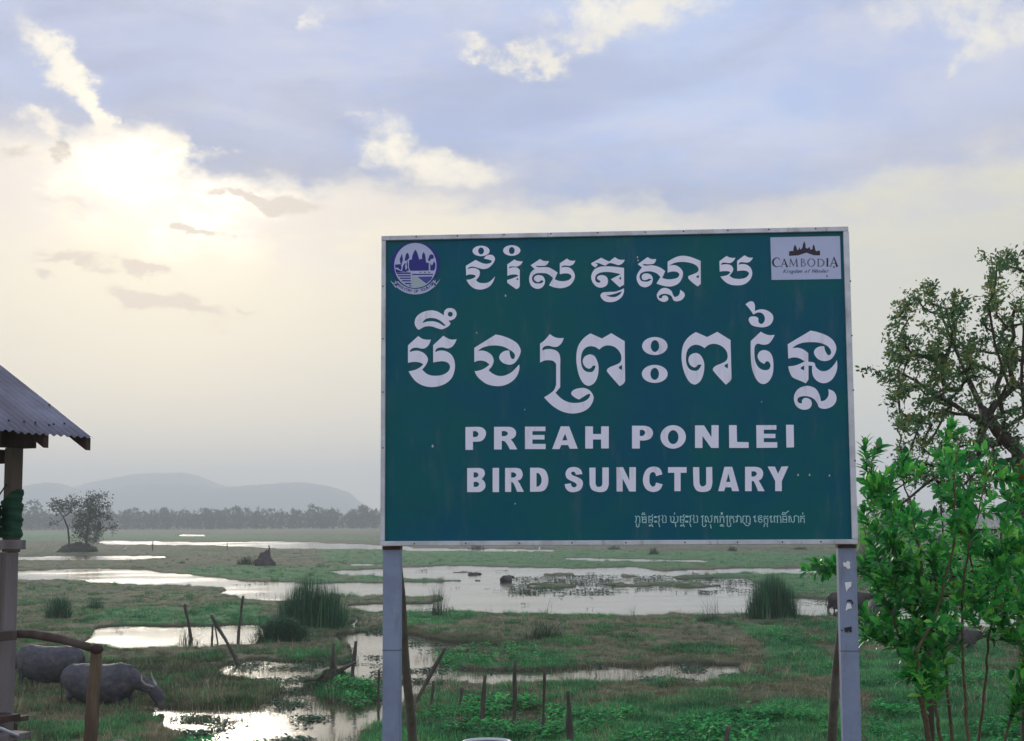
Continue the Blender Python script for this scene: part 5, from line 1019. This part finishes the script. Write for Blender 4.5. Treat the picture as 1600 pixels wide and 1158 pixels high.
# ------------------------------------------------------------------ trees
class Skel:
    """skeleton grown by joining scattered crown points to the nearest limb"""
    def __init__(s): s.P = []; s.par = []; s.tip = []
    def chain(s, pts, par=-1):
        for p in pts: s.P.append(Vector(p)); s.par.append(par); par = len(s.P)-1
        return par
    def grow(s, att, step, droop=0.0, wob=.12, near_w=.35, root=None):
        root = root or s.P[0]; att = sorted(att, key=lambda a: (a-root).length); s.ends = []
        for a in att:
            arr = np.array(s.P); d = np.linalg.norm(arr-np.array(a), axis=1)+near_w*np.maximum(0, np.linalg.norm(arr-np.array(root), axis=1)-(a-root).length)
            i = int(np.argmin(d)); p = s.P[i]; L = (a-p).length; n = max(1, int(L/step)); par = i
            for k in range(1, n+1):
                f = k/n; q = p.lerp(a, f)+Vector((random.gauss(0, 1), random.gauss(0, 1), random.gauss(0, 1)))*wob*L*.25*math.sin(math.pi*f)+Vector((0, 0, -droop*L*math.sin(math.pi*f)))
                s.P.append(q); s.par.append(par); par = len(s.P)-1
            s.ends.append(par)
    def tubes(s, b, r0, rmin, pw=2.3, n=6, mi=0):
        N_ = len(s.P); ch = [[] for _ in range(N_)]
        for i, p in enumerate(s.par):
            if p >= 0: ch[p].append(i)
        rad = [0]*N_
        for i in range(N_-1, -1, -1):
            rad[i] = max(rmin**pw, sum(rad[c] for c in ch[i]))
        rad = [v**(1/pw) for v in rad]; k = r0/rad[0]; rad = [max(rmin, v*k) if v > rmin*1.05 else rmin for v in rad]; s.rad = rad
        done = set()
        for i in range(N_):
            if i in done: continue
            pts = []; rr_ = []
            if s.par[i] >= 0: pts.append(s.P[s.par[i]]); rr_.append(min(rad[i], rad[s.par[i]]))
            j = i
            while True:
                done.add(j); pts.append(s.P[j]); rr_.append(rad[j])
                if not ch[j]: break
                c = max(ch[j], key=lambda c_: rad[c_])
                if c in done: break
                j = c
            if len(pts) > 1:
                if not ch[j]: rr_[-1] *= .4
                b.tube(pts, rr_, n if rr_[0] > rmin*2.5 else 4, mi, cap=False)
def rdir():
    v = Vector((random.gauss(0, 1), random.gauss(0, 1), random.gauss(0, 1))); return v.normalized() if v.length > .01 else Vector((0, 0, 1))
def tmat(name, stops, trans=.3, rough=.6): 
    return mat(name, (0, 0, 0), rough, tint=('GEOMETRY', stops), trans=trans, spec=.3)
ML_oliv = tmat('olive_leaves', [(0, (.030, .09, .045)), (.45, (.075, .18, .07)), (.75, (.15, .24, .07)), (.93, (.32, .24, .06)), (1, (.40, .20, .06))])
ML_green = tmat('bright_leaves', [(0, (.012, .085, .026)), (.3, (.024, .24, .055)), (.65, (.085, .48, .075)), (.88, (.26, .64, .10)), (.92, (.16, .24, .20)), (.965, (.20, .28, .24)), (.975, (.40, .16, .04)), (1, (.30, .12, .04))], .4, .38)
ML_far = tmat('far_leaves', [(0, (.018, .034, .018)), (.6, (.035, .060, .030)), (1, (.065, .085, .045))], .2)
M_bk = mat('tree_bark', (.060, .045, .038), .9, c2=(.035, .026, .024), vscale=6, var=.3, bump=.8, bscale=20); M_stem = mat('shrub_stem', (.13, .095, .055), .8, c2=(.07, .05, .035), vscale=12, var=.25)
def poly_pts(poly, n, Y0, dY):
    xs = [p[0] for p in poly]; ys = [p[1] for p in poly]; out = []
    while len(out) < n:
        x, y = random.uniform(min(xs), max(xs)), random.uniform(min(ys), max(ys))
        if pip(np.array([x]), np.array([y]), poly)[0]: out.append(at_y(x, y, Y0+random.gauss(0, dY)))
    return out
def build_tree(name, base, chains, att, r0, rmin, step, leafL, nleaf, spread, ml, label, cat='tree', quad=False, droop=.03, group=None, w=.45, wob=.5):
    r_ = empty(name, base); tag(r_, label, cat, group); s = Skel(); b0 = Vector(base); ends = {}
    root = s.chain([b0]+[Vector(p) for p in chains[0]])
    for c in chains[1:]:
        arr = np.array(s.P); i = int(np.argmin(np.linalg.norm(arr-np.array(Vector(c[0])), axis=1))); s.chain([Vector(p) for p in c], i)
    s.grow(att, step, droop, wob, root=Vector(chains[0][-1])); b = MB(); s.tubes(b, r0, rmin); b.v = [tuple(Vector(v)-b0) for v in b.v]; link('trunk', b.mesh('trunk', M_bk), r_)
    l = MB()
    for e in s.ends:
        c = s.P[e]-b0; back = s.P[s.par[e]]-b0; ct = random.random()
        for i in range(nleaf):
            p = c.lerp(back, random.random()*.8)+rdir()*spread*random.random(); d = (rdir()+(c-back).normalized()*.5+Vector((0, 0, -.15))).normalized(); n = rdir(); n = (n-d*n.dot(d)).normalized()
            L = leafL*random.uniform(.6, 1.3); t = min(1, max(0, .4*ct+.6*random.random()))
            if quad: sd_ = d.cross(n)*L*w*.5; l.add([p, p+d*L*.5-sd_, p+d*L, p+d*L*.5+sd_], [(0, 1, 2, 3)], 0, t)
            else: oval(l, p, d, n, L, L*w, t)
    o = link('crown', l.mesh('crown', ml), r_); return r_
random.seed(11)
# big tree at the right edge
TY = 20.0
def T(px, py, dy=0): return at_y(px, py, TY+dy)
bx = T(1596, 900); base = (bx.x, bx.y, gz(bx.x, bx.y))
crown = [(1388, 462), (1440, 440), (1500, 448), (1528, 392), (1592, 372), (1680, 340), (1760, 420), (1760, 740), (1640, 800), (1400, 742), (1392, 700), (1420, 640), (1376, 590)]
att = poly_pts([(1388, 468), (1450, 440), (1500, 455), (1520, 560), (1500, 640), (1400, 680), (1376, 590)], 190, TY, .7)+poly_pts([(1540, 400), (1592, 372), (1700, 330), (1760, 420), (1760, 640), (1600, 620), (1540, 520)], 210, TY, .9)+poly_pts([(1500, 450), (1560, 470), (1600, 640), (1500, 640)], 60, TY, .7)+poly_pts([(1392, 650), (1600, 640), (1760, 640), (1760, 740), (1640, 800), (1400, 742)], 190, TY, .9)+poly_pts([(1350, 772), (1420, 700), (1560, 700), (1600, 860), (1350, 860)], 50, TY+.5, .7)
att += [T(1350, 578), T(1368, 578), T(1530, 395), T(1412, 460), T(1545, 410)]
build_tree('leafy_tree', base, [[T(1597, 830), T(1594, 740), T(1590, 705)], [T(1560, 675), T(1535, 640), T(1512, 590, .3), T(1490, 540, .4), T(1470, 490, .5)], [T(1540, 665, -.3), T(1490, 632, -.5), T(1450, 612, -.7), T(1410, 590, -.8)],
   [T(1600, 650, .2), T(1596, 590, .3), T(1600, 520), T(1580, 450, -.2)], [T(1640, 650), T(1680, 560), T(1700, 480)], [T(1575, 600, -.6), T(1555, 540, -.9), T(1545, 480, -1)]], att, .10, .0035, .16, .060, 34, .11, ML_oliv, 'sparse leafy tree with olive green leaves rising behind the shrub at the right edge', w=.45, wob=.25)
# lone two part tree on the left
LY = 4.5*FPX/(862-814)
def Lp(px, py, dy=0): return at_y(px, py, LY+dy)
bx = at_y(108, 862, LY)
build_tree('lone_tree', (bx.x, bx.y, 0), [[Lp(108, 845), Lp(106, 825)], [Lp(99, 808), Lp(90, 795), Lp(84, 785)], [Lp(111, 800), Lp(112, 785)]], poly_pts([(72, 786), (85, 780), (105, 782), (122, 776), (130, 790), (110, 800), (84, 800), (76, 795)], 75, LY, 2.0)+poly_pts([(78, 812), (88, 806), (90, 820), (80, 822)], 6, LY, 1)+[Lp(76, 788), Lp(110, 774), Lp(116, 773)],
   .15, .03, .9, .34, 9, 1.0, ML_far, 'sparse half of the lone tree in the left field, thin spreading branches', quad=True)
bx = at_y(134, 862, LY)
build_tree('lone_tree', (bx.x, bx.y, 0), [[Lp(135, 845), Lp(137, 825), Lp(141, 800)], [Lp(150, 790), Lp(160, 780)], [Lp(150, 840), Lp(156, 815)]], poly_pts([(122, 795), (128, 778), (138, 770), (150, 774), (160, 770), (174, 780), (170, 792), (162, 800), (158, 830), (152, 848), (122, 846), (112, 832), (114, 815)], 210, LY, 1.8)+poly_pts([(163, 803), (177, 806), (176, 813), (168, 812)], 8, LY, .6)+poly_pts([(160, 824), (188, 820), (186, 828), (164, 832)], 8, LY, .6)+[Lp(134, 768), Lp(162, 768)],
   .20, .03, .9, .36, 14, 1.0, ML_far, 'denser bushy half of the lone tree in the left field', quad=True)
mound('tree_mound', 122, 864, 66, 15, M_soil, 'low dark earth mound at the foot of the lone tree', 'mound', 5, .5)
# treeline under the hills
def far_tree_mesh(seed, h, wd, shape):
    random.seed(seed); s = Skel(); s.chain([Vector((0, 0, 0)), Vector((0, 0, h*.3)), Vector((random.gauss(0, .3), 0, h*.5))]); att = []
    for i in range(46):
        z = random.uniform(.12, 1.0); k = max(.05, math.sin(math.pi*min(1, max(.03, (z-.08)*1.02))))**.5 if shape != 2 else (1.0 if z > .6 else .6); a = random.random()*6.28; rr_ = wd/2*k*math.sqrt(random.random()); att.append(Vector((rr_*math.cos(a), rr_*math.sin(a), z*h)))
    s.grow(att, 1.2, .02, .3, root=Vector((0, 0, h*.35))); b = MB(); s.tubes(b, .22, .05, n=5); b.col = [0.2]*len(b.v)
    for e in s.ends:
        c = s.P[e]; ct = random.random()
        for i in range(16):
            p = c+rdir()*random.random()*wd*.16; d = rdir(); n = rdir(); n = (n-d*n.dot(d)).normalized(); L = random.uniform(.4, .95); sd_ = d.cross(n)*L*.35; b.add([p, p+d*L*.5-sd_, p+d*L, p+d*L*.5+sd_], [(0, 1, 2, 3)], 1, .5*ct+.5*random.random())
    return b.mesh('tree', [M_bk, ML_far])
FT = [far_tree_mesh(50+i, 1.0*(9+i % 3), 5.5+(i*7) % 4, i % 3) for i in range(9)]
random.seed(23); TD = 4.5*FPX/12.6; xs_ = []
peaks = [(50, 782), (70, 797), (198, 797), (240, 797), (262, 795), (300, 799), (330, 796), (345, 799), (375, 797), (400, 797), (440, 797), (460, 794), (488, 789), (505, 797), (520, 794), (548, 799), (566, 792), (585, 795)]
for px, py in peaks: xs_.append((px, py, 0))
for r0_, r1_, st in ((-160, 720, 9.5), (1310, 1760, 11)):
    x = r0_
    while x < r1_: xs_.append((x, random.uniform(790, 808), random.uniform(0, 45))); x += st*random.uniform(.6, 1.4)
for i, (px, py, dd) in enumerate(xs_):
    py -= 3
    Yt = TD+dd; q = at_y(px, 820, Yt); top = at_y(px, py, Yt).z; me = random.choice(FT); h = max(v.co.z for v in me.vertices) if 'h' not in me else me['h']; me['h'] = h
    o = link('treeline_tree', me, loc=(q.x, q.y, -.1)); k = top/h; o.scale = (k*random.uniform(.85, 1.3), k, k); o.rotation_euler = (0, 0, random.random()*6.28)
    tag(o, 'hazy grey tree in the long distant tree line below the hills', 'tree', 'distant trees along the far edge of the marsh')
b = MB(); random.seed(31)
for i in range(32000):
    px = random.uniform(-400, 2000); Yt = TD+30+random.uniform(0, 90); X_ = (px-800)/FPX*Yt; Hh = 8.2+2.8*mnoise.noise(Vector((X_*.03, 0, 0)))+2.2*mnoise.noise(Vector((X_*.12, 3, 0))); z = random.random()**.8*Hh
    d = rdir(); n = rdir(); n = (n-d*n.dot(d)).normalized(); L = random.uniform(.8, 1.8); sd_ = d.cross(n)*L*.4; p = Vector((X_, Yt, z)); b.add([p, p+d*L*.5-sd_, p+d*L, p+d*L*.5+sd_], [(0, 1, 2, 3)], 0, random.random())
tag(link('distant_wood', b.mesh('distant_wood', ML_far)), kind='stuff')

# ------------------------------------------------------------------ the leafy shrub beside the sign
random.seed(19); SY = 10.7
def Sp(px, py, dy=0): return at_y(px, py, SY+dy)
bx = Sp(1490, 1200); base = Vector((bx.x, bx.y, gz(bx.x, bx.y)))
shrub = empty('broadleaf_shrub', base); tag(shrub, 'bright green broad leaved shrub with thin brown stems right of the sign', 'shrub')
stems = [[(1432, 1300), (1452, 1158), (1440, 1090), (1432, 1020), (1470, 940), (1490, 850), (1492, 760), (1496, 690)], [(1470, 1300), (1470, 1158), (1462, 1110), (1450, 1050), (1440, 950), (1438, 860), (1420, 780), (1400, 720)],
         [(1490, 1300), (1488, 1158), (1478, 1050), (1472, 960), (1455, 880), (1400, 800), (1360, 730), (1350, 700)], [(1512, 1300), (1513, 1158), (1506, 1040), (1502, 940), (1515, 850), (1540, 760), (1550, 700)],
         [(1535, 1300), (1528, 1158), (1540, 1060), (1545, 1000), (1560, 900), (1565, 820), (1590, 740), (1600, 700)], [(1560, 1300), (1560, 1200), (1590, 1080), (1610, 950), (1640, 850), (1650, 740)],
         [(1450, 1300), (1448, 1158), (1430, 1060), (1405, 990), (1385, 940), (1360, 900), (1320, 885), (1262, 892)]]
SM = Skel(); att = []; stem_ids = []
sb = MB()
for k, st_ in enumerate(stems):
    dy = (-.35, .1, .25, -.15, .3, 0, .15)[k]; P = [Sp(x, y, dy+.06*math.sin(i*2+k)) for i, (x, y) in enumerate(st_)]; P[0].z = min(P[0].z, base.z-.03)
    q = [P[0]]
    for a, c in zip(P[:-1], P[1:]):
        for j in range(1, 5): q.append(a.lerp(c, j/4)+rdir()*.008)
    r0_ = .017-.001*k; b = MB(); b.tube([p-base for p in q], [max(.004, r0_*(1-.75*i/len(q))) for i in range(len(q))], 7, jit=.1); link('stem', b.mesh('stem', M_stem), shrub)
    SM.chain(q[6:])
reg = [(1345, 700), (1400, 690), (1450, 720), (1478, 668), (1510, 662), (1530, 720), (1580, 700), (1700, 690), (1700, 900), (1640, 960), (1520, 980), (1440, 990), (1400, 960), (1345, 880)]
att = poly_pts(reg, 185, SY+.05, .40)+poly_pts([(1345, 730), (1400, 720), (1430, 900), (1345, 900)], 22, SY+.1, .3)+poly_pts([(1410, 980), (1480, 940), (1500, 1040), (1450, 1095), (1400, 1060)], 44, SY-.1, .2)+poly_pts([(1540, 940), (1640, 940), (1640, 1030), (1560, 1010)], 18, SY, .3)+[Sp(1258, 893), Sp(1275, 880), Sp(1290, 895), Sp(1305, 880), Sp(1352, 690), Sp(1372, 700), Sp(1490, 662), Sp(1505, 672)]
att += poly_pts([(1345, 870), (1440, 860), (1450, 970), (1400, 1010), (1345, 1000)], 44, SY+.2, .25)+poly_pts([(1570, 1040), (1660, 1040), (1660, 1160), (1600, 1160)], 14, SY, .1)
SM.grow(att, .07, .02, .25, root=base+Vector((0, 0, .8))); tw = MB(); SM.tubes(tw, .006, .0022, n=5); tw.v = [tuple(Vector(v)-base) for v in tw.v]; link('twigs', tw.mesh('twigs', M_stem), shrub)['kind'] = 'stuff'
LV = []
for e in SM.ends:
    c = SM.P[e]; chain_ = [e]
    while SM.par[chain_[-1]] >= 0 and len(chain_) < 4: chain_.append(SM.par[chain_[-1]])
    back = SM.P[chain_[-1]]; ax = (c-back).normalized() if (c-back).length > .001 else Vector((0, 0, 1)); ct = random.random()
    sde = ax.orthogonal().normalized(); bb_ = ax.cross(sde); nl = random.randint(15, 24)
    for i in range(nl):
        f = (i/nl)**.8; p = c.lerp(back, 1-f) if (c-back).length < .3 else c-ax*.28*(1-f); a = i*2.4+random.gauss(0, .3); out = sde*math.cos(a)+bb_*math.sin(a)
        d = (out*(1.1-.6*f)+ax*(.35+.7*f)+Vector((0, 0, .15))).normalized(); n = (ax+Vector((0, 0, .6))+rdir()*.35); n = (n-d*n.dot(d)); n = n.normalized() if n.length > .05 else rdir()
        LV.append((p, d, n, random.uniform(.045, .115), ct))
LV.sort(key=lambda v: (v[0]-EYE).length); fol = MB()
for i, (p, d, n, L, ct) in enumerate(LV):
    t = .3*ct+.65*random.random() if random.random() < .9 else random.random()
    if i < 300:
        b = MB(); oval(b, Vector((0, 0, 0)), d, n, L, L*.42, t, .12); o = link('leaf', b.mesh('leaf', ML_green), shrub); o.location = p-base
    else: oval(fol, p-base, d, n, L, L*.42, t, .12)
link('foliage', fol.mesh('foliage', ML_green), shrub)['kind'] = 'stuff'
# lower bushes beyond it
att = poly_pts([(1343, 815), (1420, 800), (1640, 830), (1700, 960), (1560, 960), (1420, 920), (1345, 935)], 120, 15.5, .6); bx = at_y(1450, 1050, 15.5)
build_tree('background_bush', (bx.x, bx.y, gz(bx.x, bx.y)), [[at_y(1450, 1000, 15.5), at_y(1460, 930, 15.5)], [at_y(1520, 930, 15.5), at_y(1580, 900, 15.6)]], att, .04, .005, .15, .12, 14, .16, ML_green, 'darker leafy bush growing behind the bright shrub', 'bush', w=.4)
q = at_z(1372, 850, 0); 
o = reeds('grey_bush', 1372, 905, 60, 128, 900, 'grey hazy bare bush showing between the sign and the shrub', m=MG_dry, bend=.35, w=.03); o['category'] = 'bush'; del o['group']
# litter and stones on the right bank
M_stone = mat('stone', (.07, .065, .07), .9, var=.2, vscale=8)
for (px, py, w_, lab) in ((1563, 1031, 12, 'rounded dark stone lying right of the shrub stems'), (1533, 1080, 6, 'small pale stone on the grass behind the shrub stems')):
    r2, _, _ = mound('field_stone', px, py, w_, w_*.6, M_stone, lab, 'stone', px, .8)
